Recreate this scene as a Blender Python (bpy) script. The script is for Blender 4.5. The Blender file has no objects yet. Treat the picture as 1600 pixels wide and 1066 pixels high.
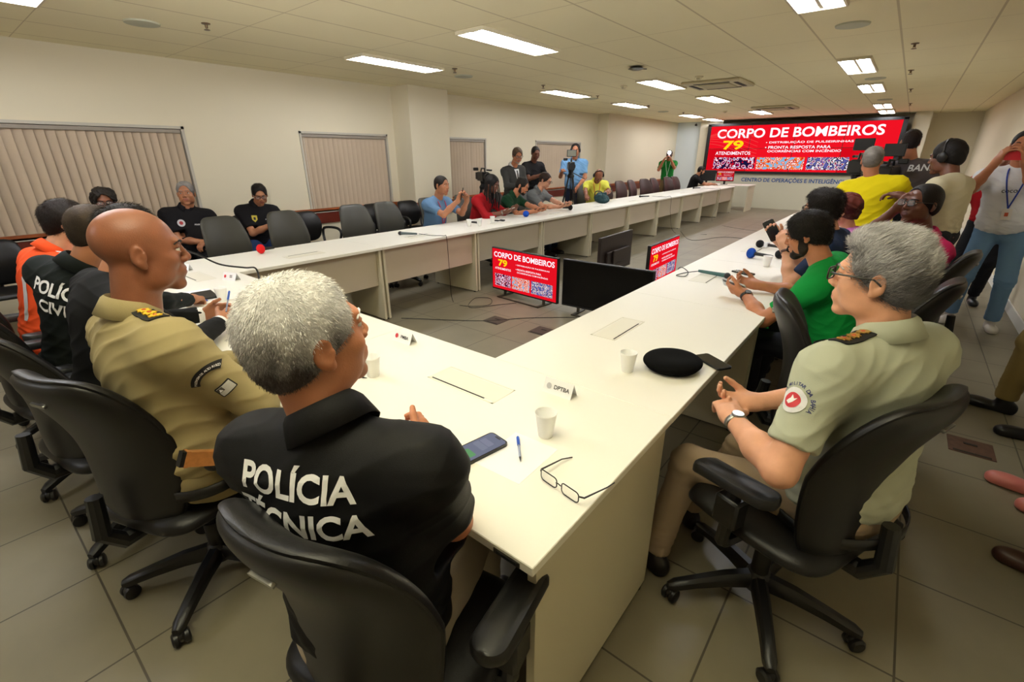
import bpy, math, random
import numpy as np
from mathutils import Vector, Matrix
from mathutils.bvhtree import BVHTree
random.seed(7); rng = np.random.default_rng(11)
S = bpy.context.scene
COL = S.collection
R_ = math.radians
# ---------------------------------------------------------------- camera
cam = bpy.data.cameras.new('camera'); cam.lens = 722.67 / 1600 * 36; cam.sensor_width = 36; cam.clip_start = .05
camo = bpy.data.objects.new('camera', cam); COL.objects.link(camo); S.camera = camo
_y, _p, _r = R_(-38.9695), R_(21.7807), R_(-.1465)
_f = Vector((math.sin(_y)*math.cos(_p), math.cos(_y)*math.cos(_p), -math.sin(_p)))
_rt = Vector((math.cos(_y), -math.sin(_y), 0)); _u = _rt.cross(_f)
_c, _s = math.cos(_r), math.sin(_r)
_R = _c*_rt + _s*_u; _U = -_s*_rt + _c*_u
camo.matrix_world = Matrix(((_R.x, _U.x, -_f.x, .4247), (_R.y, _U.y, -_f.y, -.5939), (_R.z, _U.z, -_f.z, 1.5509), (0, 0, 0, 1)))
# ---------------------------------------------------------------- world, exposure
w = bpy.data.worlds.new('world'); S.world = w; w.use_nodes = True
w.node_tree.nodes['Background'].inputs[0].default_value = (.9, .95, 1, 1)
w.node_tree.nodes['Background'].inputs[1].default_value = .3
S.view_settings.view_transform = 'Standard'; S.view_settings.look = 'None'; S.view_settings.gamma = 1
S.view_settings.use_curve_mapping = False
S.view_settings.exposure = 0.12
TUBE = 33.0            # emission strength of the fluorescent tubes
TUBE_DIM = 85.0
# the photographer's flash, turned up against the ceiling beside the camera
def area(name, loc, target, size, power, col=(1, .97, .9), spread=180):
    l = bpy.data.lights.new(name, 'AREA'); l.energy = power; l.color = col; l.shape = 'DISK'; l.size = size; l.spread = R_(spread)
    o = bpy.data.objects.new(name, l); COL.objects.link(o); o.location = loc
    o.rotation_euler = (Vector(target) - Vector(loc)).to_track_quat('-Z', 'Y').to_euler()
    return o
area('bounce_flash', (.25, -.85, 1.72), (-.75, -.15, 2.65), .12, 70, (.95, .97, 1), 100)

# ---------------------------------------------------------------- materials
def lin(c):
    return tuple(((v/255+.055)/1.055)**2.4 if v > 10.3 else v/255/12.92 for v in c)
MATS = {}
def mat(name, rgb, rough=.6, metal=0, bump=0, bscale=60, var=0, vscale=6, emit=0, spec=.5, coat=0, alpha=1, trans=0, attr=None, bdet=3, sheen=0, sss=0):
    if name in MATS: return MATS[name]
    m = bpy.data.materials.new(name); m.use_nodes = True; MATS[name] = m
    nt = m.node_tree; b = nt.nodes['Principled BSDF']
    col = (*lin(rgb), 1)
    b.inputs['Base Color'].default_value = col; b.inputs['Roughness'].default_value = rough; b.inputs['Metallic'].default_value = metal
    b.inputs['Specular IOR Level'].default_value = spec
    if coat: b.inputs['Coat Weight'].default_value = coat
    if sheen: b.inputs['Sheen Weight'].default_value = sheen
    if alpha < 1: b.inputs['Alpha'].default_value = alpha
    if trans: b.inputs['Transmission Weight'].default_value = trans
    if sss:
        b.inputs['Subsurface Weight'].default_value = sss; b.inputs['Subsurface Radius'].default_value = (.012, .005, .003); b.inputs['Subsurface Scale'].default_value = 1
    if emit:
        b.inputs['Emission Color'].default_value = col; b.inputs['Emission Strength'].default_value = emit
    tc = nt.nodes.new('ShaderNodeTexCoord')
    src = None
    if attr:
        a = nt.nodes.new('ShaderNodeAttribute'); a.attribute_name = attr; nt.links.new(a.outputs['Color'], b.inputs['Base Color']); src = a.outputs['Color']
    if var:
        n = nt.nodes.new('ShaderNodeTexNoise'); n.inputs['Scale'].default_value = vscale; n.inputs['Detail'].default_value = 4
        nt.links.new(tc.outputs['Object'], n.inputs['Vector'])
        r = nt.nodes.new('ShaderNodeMapRange'); r.inputs[1].default_value = .3; r.inputs[2].default_value = .7; r.inputs[3].default_value = 1-var; r.inputs[4].default_value = 1+var
        nt.links.new(n.outputs['Fac'], r.inputs[0])
        x = nt.nodes.new('ShaderNodeVectorMath'); x.operation = 'SCALE'
        if src: nt.links.new(src, x.inputs[0])
        else: x.inputs[0].default_value = col[:3]
        nt.links.new(r.outputs[0], x.inputs['Scale']); nt.links.new(x.outputs[0], b.inputs['Base Color'])
    if bump:
        n = nt.nodes.new('ShaderNodeTexNoise'); n.inputs['Scale'].default_value = bscale; n.inputs['Detail'].default_value = bdet
        nt.links.new(tc.outputs['Object'], n.inputs['Vector'])
        bp = nt.nodes.new('ShaderNodeBump'); bp.inputs['Strength'].default_value = bump; bp.inputs['Distance'].default_value = .004
        nt.links.new(n.outputs['Fac'], bp.inputs['Height']); nt.links.new(bp.outputs[0], b.inputs['Normal'])
    return m
def emis(name, rgb, strength):
    if name in MATS: return MATS[name]
    m = bpy.data.materials.new(name); m.use_nodes = True; MATS[name] = m; nt = m.node_tree
    nt.nodes.remove(nt.nodes['Principled BSDF']); e = nt.nodes.new('ShaderNodeEmission')
    e.inputs[0].default_value = (*lin(rgb), 1); e.inputs[1].default_value = strength
    nt.links.new(e.outputs[0], nt.nodes['Material Output'].inputs[0]); return m
# ---------------------------------------------------------------- objects
def link(name, mesh, m, parent=None, smooth=False, loc=None):
    o = bpy.data.objects.new(name, mesh); COL.objects.link(o)
    for x in (m if isinstance(m, (list, tuple)) else [m]): mesh.materials.append(x)
    if smooth: mesh.shade_smooth()
    if parent: o.parent = parent
    if loc is not None: o.location = loc
    return o
def thing(name, label, cat, loc=(0, 0, 0), rz=0, group=None):
    o = bpy.data.objects.new(name, None); COL.objects.link(o); o.empty_display_size = .1
    o.location = loc; o.rotation_euler = (0, 0, rz); o['label'] = label; o['category'] = cat
    if group: o['group'] = group
    return o
def tag(o, label, cat, group=None, kind=None):
    o['label'] = label; o['category'] = cat
    if group: o['group'] = group
    if kind: o['kind'] = kind
    return o
def struct(o, label=None):
    o['kind'] = 'structure'
    if label: o['label'] = label
    return o
def dup(root, loc, rz, label, group=None):
    r = root.copy(); COL.objects.link(r); r.location = loc; r.rotation_euler = (0, 0, rz); r['label'] = label
    if group: r['group'] = group
    for ch in list(root.children):
        c = ch.copy(); COL.objects.link(c); c.parent = r
        for g in list(ch.children):
            d = g.copy(); COL.objects.link(d); d.parent = c
    return r
class MB:
    """collects simple solids into one mesh"""
    def __init__(s): s.v = []; s.f = []; s.mi = []
    def add(s, v, f, mi=0):
        n = len(s.v); s.v += [tuple(p) for p in v]; s.f += [tuple(i+n for i in q) for q in f]; s.mi += [mi]*len(f); return s
    def box(s, a, b, mi=0, bev=0):
        (x0, y0, z0), (x1, y1, z1) = a, b
        if not bev:
            return s.add([(x0, y0, z0), (x1, y0, z0), (x1, y1, z0), (x0, y1, z0), (x0, y0, z1), (x1, y0, z1), (x1, y1, z1), (x0, y1, z1)],
                         [(0, 3, 2, 1), (4, 5, 6, 7), (0, 1, 5, 4), (1, 2, 6, 5), (2, 3, 7, 6), (3, 0, 4, 7)], mi)
        e = bev; v = []
        for z, i in ((z0, e), (z0+e, 0), (z1-e, 0), (z1, e)):
            for x, y in ((x0+e, y0+i), (x1-e, y0+i), (x1-i, y0+e), (x1-i, y1-e), (x1-e, y1-i), (x0+e, y1-i), (x0+i, y1-e), (x0+i, y0+e)): v.append((x, y, z))
        f = [tuple(range(7, -1, -1)), tuple(range(24, 32))]
        for r in range(3):
            for k in range(8): f.append((r*8+k, r*8+(k+1) % 8, r*8+8+(k+1) % 8, r*8+8+k))
        return s.add(v, f, mi)
    def obox(s, c, axes, half, mi=0):
        c = np.array(c, float); A = [np.array(a, float)*h for a, h in zip(axes, half)]
        v = [c+sx*A[0]+sy*A[1]+sz*A[2] for sz in (-1, 1) for sy, sx in ((-1, -1), (-1, 1), (1, 1), (1, -1))]
        return s.add(v, [(0, 3, 2, 1), (4, 5, 6, 7), (0, 1, 5, 4), (1, 2, 6, 5), (2, 3, 7, 6), (3, 0, 4, 7)], mi)
    def lathe(s, prof, c=(0, 0, 0), n=24, mi=0, axes=None, cap=True):
        A = axes or ((1, 0, 0), (0, 1, 0), (0, 0, 1)); A = [np.array(a, float) for a in A]; c = np.array(c, float)
        v = []
        for r, z in prof:
            for k in range(n):
                t = 2*math.pi*k/n; v.append(c+A[0]*r*math.cos(t)+A[1]*r*math.sin(t)+A[2]*z)
        f = []
        for i in range(len(prof)-1):
            for k in range(n): f.append((i*n+k, i*n+(k+1) % n, (i+1)*n+(k+1) % n, (i+1)*n+k))
        if cap:
            f.append(tuple(range(n-1, -1, -1))); f.append(tuple((len(prof)-1)*n+k for k in range(n)))
        return s.add(v, f, mi)
    def tube(s, pts, r, n=8, mi=0, cap=True):
        P = [np.array(p, float) for p in pts]; rs = r if isinstance(r, (list, tuple)) else [r]*len(P)
        t0 = P[1]-P[0]; t0 = t0/np.linalg.norm(t0)
        a = np.cross(t0, (0, 0, 1.)); 
        if np.linalg.norm(a) < .1: a = np.cross(t0, (1., 0, 0))
        v = []
        for i, p in enumerate(P):
            t = P[min(i+1, len(P)-1)]-P[max(i-1, 0)]; t = t/(np.linalg.norm(t)+1e-12)
            a = a-t*(a@t); a = a/(np.linalg.norm(a)+1e-12); b = np.cross(t, a)
            for k in range(n):
                q = 2*math.pi*k/n; v.append(p+rs[i]*(a*math.cos(q)+b*math.sin(q)))
        f = []
        for i in range(len(P)-1):
            for k in range(n): f.append((i*n+k, i*n+(k+1) % n, (i+1)*n+(k+1) % n, (i+1)*n+k))
        if cap: f.append(tuple(range(n-1, -1, -1))); f.append(tuple((len(P)-1)*n+k for k in range(n)))
        return s.add(v, f, mi)
    def rod(s, a, b, r, n=10, mi=0): return s.tube([a, b], r, n, mi)
    def ball(s, c, r, nu=16, nv=10, mi=0, axes=None):
        rr = r if isinstance(r, (tuple, list)) else (r, r, r)
        A = axes or ((1, 0, 0), (0, 1, 0), (0, 0, 1)); A = [np.array(a, float) for a in A]; c = np.array(c, float)
        v = []
        for j in range(1, nv):
            t = math.pi*j/nv
            for k in range(nu):
                q = 2*math.pi*k/nu
                v.append(c+A[0]*rr[0]*math.sin(t)*math.cos(q)+A[1]*rr[1]*math.sin(t)*math.sin(q)-A[2]*rr[2]*math.cos(t))
        v.append(c-A[2]*rr[2]); v.append(c+A[2]*rr[2]); b, t_ = len(v)-2, len(v)-1
        f = [(j*nu+k, j*nu+(k+1) % nu, (j+1)*nu+(k+1) % nu, (j+1)*nu+k) for j in range(nv-2) for k in range(nu)]
        f += [(b, (k+1) % nu, k) for k in range(nu)]+[(t_, (nv-2)*nu+k, (nv-2)*nu+(k+1) % nu) for k in range(nu)]
        return s.add(v, f, mi)
    def prism(s, poly, z0, z1, mi=0, M=None):
        n = len(poly); v = [(x, y, z0) for x, y in poly]+[(x, y, z1) for x, y in poly]
        if M is not None: v = [tuple(M @ Vector(p)) for p in v]
        return s.add(v, [tuple(range(n-1, -1, -1)), tuple(range(n, 2*n))]+[(k, (k+1) % n, n+(k+1) % n, n+k) for k in range(n)], mi)
    def mesh(s, name='m', off=None):
        me = bpy.data.meshes.new(name)
        vs = s.v if off is None else [(p[0]-off[0], p[1]-off[1], p[2]-off[2]) for p in s.v]
        me.from_pydata([tuple(map(float, p)) for p in vs], [], s.f); me.polygons.foreach_set('material_index', s.mi); me.update(); return me
    def build(s, name, m, parent=None, smooth=False, off=None, loc=None):
        o = link(name, s.mesh(name, off), m, parent, smooth, loc)
        if smooth: 
            try: o.data.set_sharp_from_angle(angle=R_(40))
            except Exception: pass
        return o
def rrect(w, h, r, n=5, cx=0, cy=0):
    P = []
    for sx, sy, a0 in ((1, 1, 0), (-1, 1, 90), (-1, -1, 180), (1, -1, 270)):
        for k in range(n+1):
            a = R_(a0+90*k/n); P.append((cx+sx*(w/2-r)+r*math.cos(a), cy+sy*(h/2-r)+r*math.sin(a)))
    return P
def spline(pts, n=8):
    P = [np.array(p, float) for p in pts]; Q = [2*P[0]-P[1]]+P+[2*P[-1]-P[-2]]; out = []
    for i in range(1, len(Q)-2):
        for k in range(n):
            t = k/n; a, b, c, d = Q[i-1], Q[i], Q[i+1], Q[i+2]
            out.append(.5*((2*b)+(c-a)*t+(2*a-5*b+4*c-d)*t*t+(3*b-a-3*c+d)*t**3))
    out.append(P[-1]); return out
def text_mesh(txt, size=1, ext=0.0, bold=0.0, sx=1, shear=0, align='CENTER', spacing=1):
    c = bpy.data.curves.new('t', 'FONT'); c.body = txt; c.size = size; c.extrude = ext; c.offset = bold*size; c.shear = shear; c.align_x = align; c.space_character = spacing
    c.resolution_u = 4
    o = bpy.data.objects.new('t', c); COL.objects.link(o); dg = bpy.context.evaluated_depsgraph_get(); dg.update()
    me = bpy.data.meshes.new_from_object(o.evaluated_get(dg)); bpy.data.objects.remove(o); bpy.data.curves.remove(c)
    n = len(me.vertices); a = np.zeros(n*3); me.vertices.foreach_get('co', a); a = a.reshape(-1, 3); a[:, 0] *= sx
    me.vertices.foreach_set('co', a.ravel()); me.materials.clear(); return me
def text_into(mb, txt, M, size, mi=0, **k):
    """adds flat lettering to a mesh builder: M maps local x,y,z of the text to place"""
    me = text_mesh(txt, size, **k)
    v = [tuple(M @ x.co) for x in me.vertices]; f = [tuple(p.vertices) for p in me.polygons]; mb.add(v, f, mi); bpy.data.meshes.remove(me)
# ---------------------------------------------------------------- smooth solids: blended primitives, meshed with surface nets
def nrm(a): a = np.array(a, float); return a/(np.linalg.norm(a)+1e-12)
class Fld:
    def __init__(s): s.ops = []
    def cap(s, a, b, ra, rb=None, k=.02, op=1):
        rb = ra if rb is None else rb; a = np.array(a, float); b = np.array(b, float); m = max(ra, rb)
        s.ops.append(('c', a, b, ra, rb, k, op, np.minimum(a, b)-m, np.maximum(a, b)+m)); return s
    def ell(s, c, r, A=None, k=.02, op=1):
        c = np.array(c, float); r = np.array(r, float); A = np.eye(3) if A is None else A
        e = np.sqrt(((A*r)**2).sum(1)); s.ops.append(('e', c, r, A, None, k, op, c-e, c+e)); return s
    def cut(s, n, p, rad=None, k=.003):
        """removes what lies on the +n side of p (within rad of p)"""
        s.ops.append(('p', nrm(n), np.array(p, float), rad, None, k, -1, None, None)); return s
    def mesh(s, h, noise=0, seed=0, nscale=1):
        add = [o for o in s.ops if o[6] == 1]
        lo = np.min([o[7] for o in add], 0)-3*h-.012; hi = np.max([o[8] for o in add], 0)+3*h+.012
        n = np.ceil((hi-lo)/h).astype(int)+1
        d = np.full(n, .5, np.float32)
        ax = [lo[i]+h*np.arange(n[i], dtype=np.float32) for i in range(3)]
        for o in s.ops:
            t, k, op = o[0], o[5], o[6]
            if t == 'p':
                if o[3] is None: i0 = np.zeros(3, int); i1 = n
                else: i0 = np.clip(((o[2]-o[3]-lo)/h).astype(int), 0, n); i1 = np.clip(((o[2]+o[3]-lo)/h).astype(int)+1, 0, n)
            else:
                m = k+3*h+.01
                i0 = np.clip(np.floor((o[7]-m-lo)/h).astype(int), 0, n); i1 = np.clip(np.ceil((o[8]+m-lo)/h).astype(int)+1, 0, n)
            sl = tuple(slice(a, b) for a, b in zip(i0, i1))
            if any(b <= a for a, b in zip(i0, i1)): continue
            x = ax[0][sl[0]][:, None, None]; y = ax[1][sl[1]][None, :, None]; z = ax[2][sl[2]][None, None, :]
            if t == 'c':
                a, b, ra, rb = o[1:5]; ba = b-a; L = ba@ba+1e-12
                px, py, pz = x-a[0], y-a[1], z-a[2]
                q = np.clip((px*ba[0]+py*ba[1]+pz*ba[2])/L, 0, 1)
                e = np.sqrt((px-q*ba[0])**2+(py-q*ba[1])**2+(pz-q*ba[2])**2)-(ra+(rb-ra)*q)
            elif t == 'e':
                c, r, A = o[1:4]; px, py, pz = x-c[0], y-c[1], z-c[2]
                k0 = 0; k1 = 0
                for i in range(3):
                    u = px*A[0, i]+py*A[1, i]+pz*A[2, i]; k0 = k0+(u/r[i])**2; k1 = k1+(u/r[i]**2)**2
                k0 = np.sqrt(k0); k1 = np.sqrt(k1)+1e-9; e = k0*(k0-1)/k1
                e = np.maximum(e, -r.min())
            else:
                nn, p = o[1], o[2]; e = -((x-p[0])*nn[0]+(y-p[1])*nn[1]+(z-p[2])*nn[2])
            D = d[sl]
            if op == 1:
                hh = np.maximum(k-np.abs(D-e), 0)/k; d[sl] = np.minimum(D, e)-hh*hh*k*.25
            else:
                e = -e; hh = np.maximum(k-np.abs(D-e), 0)/k; d[sl] = np.maximum(D, e)+hh*hh*k*.25
        v, f = nets(d, lo, h)
        if noise:
            nr = vnormals(v, f); v = v+nr*(noise*wob(v*nscale, seed))[:, None]
        return v, f
def wob(p, seed):
    g = np.random.default_rng(seed); o = 0
    for fq, am in ((14, 1), (27, .6), (55, .3)):
        A = g.normal(size=(2, 3)); A /= np.linalg.norm(A, axis=1)[:, None]; ph = g.uniform(0, 6, 2)
        o = o+am*np.sin(p@A[0]*fq+1.8*np.sin(p@A[1]*fq*.7+ph[0])+ph[1])
    return o
def vnormals(v, f):
    a, b, c, d = (v[f[:, i]] for i in range(4)); n = np.cross(c-a, d-b); o = np.zeros_like(v)
    for i in range(4): np.add.at(o, f[:, i], n)
    return o/(np.linalg.norm(o, axis=1)[:, None]+1e-12)
def nets(d, lo, h):
    s = d < 0
    c = np.zeros(tuple(np.array(d.shape)-1), np.uint8)
    for i in (0, 1):
        for j in (0, 1):
            for k in (0, 1): c += s[i:d.shape[0]-1+i, j:d.shape[1]-1+j, k:d.shape[2]-1+k]
    I = np.argwhere((c > 0) & (c < 8)); N = len(I)
    idx = np.full(c.shape, -1, np.int32); idx[tuple(I.T)] = np.arange(N)
    acc = np.zeros((N, 3), np.float32); cnt = np.zeros(N, np.float32)
    for a in range(3):
        for u in (0, 1):
            for w_ in (0, 1):
                o = [0, 0, 0]; o[(a+1) % 3] = u; o[(a+2) % 3] = w_; o2 = list(o); o2[a] = 1
                d0 = d[tuple((I+o).T)]; d1 = d[tuple((I+o2).T)]; m = (d0 < 0) != (d1 < 0)
                t = np.where(m, d0/np.where(m, d0-d1, 1), 0)
                p = np.tile(np.array(o, np.float32), (N, 1)); p[:, a] = t
                acc[m] += p[m]; cnt += m
    v = (I+acc/cnt[:, None])*h+lo
    F = []
    for a in range(3):
        b, e = (a+1) % 3, (a+2) % 3
        sl0 = [slice(None)]*3; sl1 = [slice(None)]*3; sl0[a] = slice(0, -1); sl1[a] = slice(1, None)
        s0, s1 = s[tuple(sl0)], s[tuple(sl1)]; E = np.argwhere(s0 != s1)
        E = E[(E[:, b] > 0) & (E[:, e] > 0) & (E[:, b] < d.shape[b]-1) & (E[:, e] < d.shape[e]-1)]
        q = []
        for du, dv in ((1, 1), (0, 1), (0, 0), (1, 0)):
            G = E.copy(); G[:, b] -= du; G[:, e] -= dv; q.append(idx[tuple(G.T)])
        q = np.stack(q, 1); fl = ~s0[tuple(E.T)]; q[fl] = q[fl][:, ::-1]; F.append(q)
    return v.astype(np.float64), np.concatenate(F)
def np_mesh(name, v, f, off=(0, 0, 0)):
    me = bpy.data.meshes.new(name); v = v-np.array(off)
    me.vertices.add(len(v)); me.vertices.foreach_set('co', v.astype(np.float32).ravel())
    k = f.shape[1]; me.loops.add(f.size); me.loops.foreach_set('vertex_index', f.astype(np.int32).ravel())
    me.polygons.add(len(f)); me.polygons.foreach_set('loop_start', np.arange(0, f.size, k, dtype=np.int32))
    try: me.polygons.foreach_set('loop_total', np.full(len(f), k, np.int32))
    except Exception: pass
    me.update(calc_edges=True); return me
def np_obj(name, vf, m, parent, off=(0, 0, 0), smooth=True, col=None):
    me = np_mesh(name, vf[0], vf[1], off)
    if col is not None:
        a = me.color_attributes.new('Col', 'FLOAT_COLOR', 'POINT'); c = np.ones((len(col), 4), np.float32); c[:, :3] = col; a.data.foreach_set('color', c.ravel())
    return link(name, me, m, parent, smooth)
def bvh(vf): return BVHTree.FromPolygons([tuple(p) for p in vf[0]], [tuple(int(i) for i in q) for q in vf[1]])
def decal(name, mb_or_mesh, T, o, U, Vv, m, parent, off, lift=.002, edge=.012):
    """lays a flat design (x,y) on a curved garment: o origin, U,Vv axes; rays travel along -(U x Vv)"""
    import bmesh
    bm = bmesh.new()
    if isinstance(mb_or_mesh, MB): me = mb_or_mesh.mesh()
    else: me = mb_or_mesh
    bm.from_mesh(me)
    bmesh.ops.triangulate(bm, faces=bm.faces)
    for _ in range(4):
        es = [e for e in bm.edges if e.calc_length() > edge]
        if not es: break
        bmesh.ops.subdivide_edges(bm, edges=es, cuts=1); bmesh.ops.triangulate(bm, faces=[f for f in bm.faces if len(f.verts) > 3])
    o = np.array(o, float); U = nrm(U); Vv = nrm(Vv-U*(np.array(Vv)@U)); W = np.cross(U, Vv)
    last = 0.0
    for v in bm.verts:
        p = o+U*v.co.x+Vv*v.co.y+W*.25
        h = T.ray_cast(Vector(p), Vector(-W), .6)
        if h[0] is not None: q = np.array(h[0])+np.array(h[1])*(lift+v.co.z); last = (q-o)@W
        else: q = o+U*v.co.x+Vv*v.co.y+W*(last+lift)
        v.co = Vector(q-np.array(off))
    m2 = bpy.data.meshes.new(name); bm.to_mesh(m2); bm.free()
    return link(name, m2, m, parent)
# ================================================================ the room
HC = 2.6; XL = -6.43; XR = 1.58; YB = -4.2; YS = 16.2; YE = 17.2
def grid_mat(name, base, line, px, py, ox, oy, lw, rough, var=.08, bump=.0, vs=3, nscale=(1, 1), mott=None, lwx=None):
    m = bpy.data.materials.new(name); m.use_nodes = True; nt = m.node_tree; b = nt.nodes['Principled BSDF']; b.inputs['Roughness'].default_value = rough
    N = nt.nodes.new; L = nt.links.new
    tc = N('ShaderNodeTexCoord'); sp = N('ShaderNodeSeparateXYZ'); L(tc.outputs['Object'], sp.inputs[0])
    def ln(out, p, o, lw):
        a = N('ShaderNodeMath'); a.operation = 'SUBTRACT'; L(out, a.inputs[0]); a.inputs[1].default_value = o
        c = N('ShaderNodeMath'); c.operation = 'PINGPONG'; L(a.outputs[0], c.inputs[0]); c.inputs[1].default_value = p/2
        d = N('ShaderNodeMath'); d.operation = 'LESS_THAN'; L(c.outputs[0], d.inputs[0]); d.inputs[1].default_value = lw; return d.outputs[0]
    mx = N('ShaderNodeMath'); mx.operation = 'MAXIMUM'; L(ln(sp.outputs[0], px, ox, lwx or lw), mx.inputs[0]); L(ln(sp.outputs[1], py, oy, lw), mx.inputs[1])
    n = N('ShaderNodeTexNoise'); n.inputs['Scale'].default_value = vs; n.inputs['Detail'].default_value = 6; L(tc.outputs['Object'], n.inputs[0])
    cr = N('ShaderNodeMix'); cr.data_type = 'RGBA'; L(n.outputs['Fac'], cr.inputs[0])
    cr.inputs[6].default_value = (*[c*(1-var) for c in lin(base)], 1); cr.inputs[7].default_value = (*[c*(1+var) for c in lin(mott or base)], 1)
    c2 = N('ShaderNodeMix'); c2.data_type = 'RGBA'; L(mx.outputs[0], c2.inputs[0]); L(cr.outputs[2], c2.inputs[6]); c2.inputs[7].default_value = (*lin(line), 1)
    L(c2.outputs[2], b.inputs['Base Color'])
    if bump:
        bp = N('ShaderNodeBump'); bp.inputs['Strength'].default_value = bump; bp.inputs['Distance'].default_value = .002; bp.invert = True
        L(mx.outputs[0], bp.inputs['Height']); L(bp.outputs[0], b.inputs['Normal'])
    return m
M_floor = grid_mat('floor_tiles', (116, 110, 92), (76, 70, 56), .5, .5, -2.24, -.57, .0035, .42, .16, .4, 2.2, mott=(136, 128, 106))
M_ceil = grid_mat('ceiling_tiles', (246, 236, 198), (212, 198, 160), .625, 1.25, .07, 1.65, .004, .9, .03, 0, 1.2, lwx=.0085)
M_wall = mat('wall_paint', (224, 214, 188), .85, bump=.03, bscale=300)
M_white = mat('white_paint', (226, 226, 218), .6)
MB().box((XL-.2, YB, -.1), (XR+.2, YE, 0)).build('floor', M_floor)['kind'] = 'structure'
MB().box((XL-.2, YB, HC), (XR+.2, YE, HC+.1)).build('ceiling', M_ceil)['kind'] = 'structure'
# left wall with its four window openings
WZ0, WZ1 = .76, 1.89
WIN = [(-1.3, 1.66), (3.09, 4.61), (5.78, 7.05), (8.75, 10.75)]
b = MB(); T = .2
b.box((XL-T, YB, 0), (XL, YE, WZ0)); b.box((XL-T, YB, WZ1), (XL, YE, HC))
e = YB
for a0, a1 in WIN: b.box((XL-T, e, WZ0), (XL, a0, WZ1)); e = a1
b.box((XL-T, e, WZ0), (XL, YE, WZ1))
b.box((XL, 4.76, 0), (-6.0, 5.62, HC)); b.box((XL, 11.6, 0), (-6.12, YE, HC))      # pillar and thicker stretch of wall
b.build('wall_left', M_wall)['kind'] = 'structure'
MB().box((XR, YB, 0), (XR+.2, YE, HC)).build('wall_right', M_wall)['kind'] = 'structure'
MB().box((XL-T, YE, 0), (XR+.2, YE+.2, HC)).build('wall_far', M_wall)['kind'] = 'structure'
MB().box((XL-T, YB-.2, 0), (XR+.2, YB, HC)).build('wall_near', M_wall)['kind'] = 'structure'
M_pale = mat('pale_blue_paint', (222, 230, 232), .7)
MB().box((-6.12, 16.6, 0), (-5.3, YE, HC)).build('trim_1', M_pale)['kind'] = 'structure'
MB().box((-5.3, 16.45, 0), (-4.6, YE, HC)).box((.2, 16.45, 0), (.55, YE, HC)).build('trim_2', M_wall)['kind'] = 'structure'
M_pod = mat('screen_wall_paint', (214, 212, 190), .6)
pw = MB().box((-4.9, YS+.04, 0), (.3, YE, 1.03)).build('wall_screen', M_pod); pw['kind'] = 'structure'
MB().box((XR-.015, YB, 0), (XR, YE, .11), bev=.004).build('baseboard_right', M_white)['kind'] = 'structure'
M_wood = mat('brown_wood', (150, 78, 34), .45, var=.22, vscale=5)
M_wood2 = mat('dark_red_wood', (98, 34, 20), .4, var=.2, vscale=5)
r = MB(); z0, z1 = .60, .82
for a, c in (((XL, YB), (XL+.03, 4.76)), ((XL, 5.62), (XL+.03, 11.6)), ((-6.0, 4.74), (-5.97, 5.64)), ((XL, 4.73), (-5.97, 4.76)), ((XL, 5.62), (-5.97, 5.65)), ((-6.12, 11.57), (-6.09, 15.6))):
    r.box((*a, z0), (*c, z1-.05)); r.box((*a, z1-.05), (c[0]+.012, c[1], z1), 1)
ro = r.build('trim_3', [M_wood2, M_wood]); ro['kind'] = 'structure'
# windows and their vertical blinds
M_alu = mat('window_aluminium', (190, 184, 170), .5); M_glass = mat('window_glass', (40, 44, 50), .1, spec=.6)
M_blind = mat('blind_fabric', (196, 176, 152), .85, var=.05, vscale=2, bump=.05, bscale=400)
M_rail = mat('blind_rail', (150, 140, 128), .5)
wl = ['wide window with a long beige vertical blind, nearest the camera', 'window with beige blind behind the empty chairs', 'window partly behind the pillar', 'window behind the cameraman in light blue']
for i, (a0, a1) in enumerate(WIN):
    f = MB(); x0 = XL-.12; x1 = XL+.012
    f.box((x0, a0, WZ0), (x1, a0+.03, WZ1)); f.box((x0, a1-.03, WZ0), (x1, a1, WZ1)); f.box((x0, a0, WZ1-.03), (x1, a1, WZ1)); f.box((x0, a0, WZ0), (x1+.03, a1, WZ0+.03))
    wf = f.build('window_%d' % (i+1), M_alu); wf['kind'] = 'structure'
    MB().box((x0, a0, WZ0), (x0+.01, a1, WZ1)).build('window_pane', M_glass, wf)
    t = thing('vertical_blind', ['long beige vertical blind closed across the wide window nearest the camera', 'beige vertical blind with thin gaps between slats, on the window left of the pillar',
        'narrow beige blind on the window just right of the pillar', 'beige vertical blind on the window behind the cameraman in light blue'][i], 'blind', (XL-.045, (a0+a1)/2, WZ0), 0, 'vertical blinds on the left wall')
    o = (XL-.045, (a0+a1)/2, WZ0)
    MB().box((XL-.08, a0+.035, WZ1-.075), (XL-.005, a1-.035, WZ1-.034), bev=.004).build('headrail', M_rail, t, off=o)
    s = MB(); n = int((a1-a0-.08)/.078); st = (a1-a0-.08)/n
    for k in range(n):
        y = a0+.04+st*(k+.5); g = R_(24 + (random.uniform(-9, 9) if random.random() < .25 else 0)); L = .045
        P = []
        for q in range(5):
            u = (q/4-.5)*2; P.append((XL-.045+math.sin(g)*L*u+.006*(1-u*u), y+math.cos(g)*L*u))
        zb = WZ0+.035
        v = [(px, py, zb) for px, py in P]+[(px, py, WZ1-.07) for px, py in P]
        s.add(v, [(q, q+1, q+6, q+5) for q in range(4)])
    s.build('blind_slats', M_blind, t, smooth=True, off=o)
    c = MB(); c.tube([(XL-.0, a0+.06, WZ1-.08), (XL+.005, a0+.06, WZ0+.02), (XL+.01, a0+.065, WZ0-.14)], .0025, 6)
    c.ball((XL+.015, a0+.066, WZ0-.17), (.012, .012, .035)); c.build('pull_cord', M_white, t, off=o)
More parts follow.
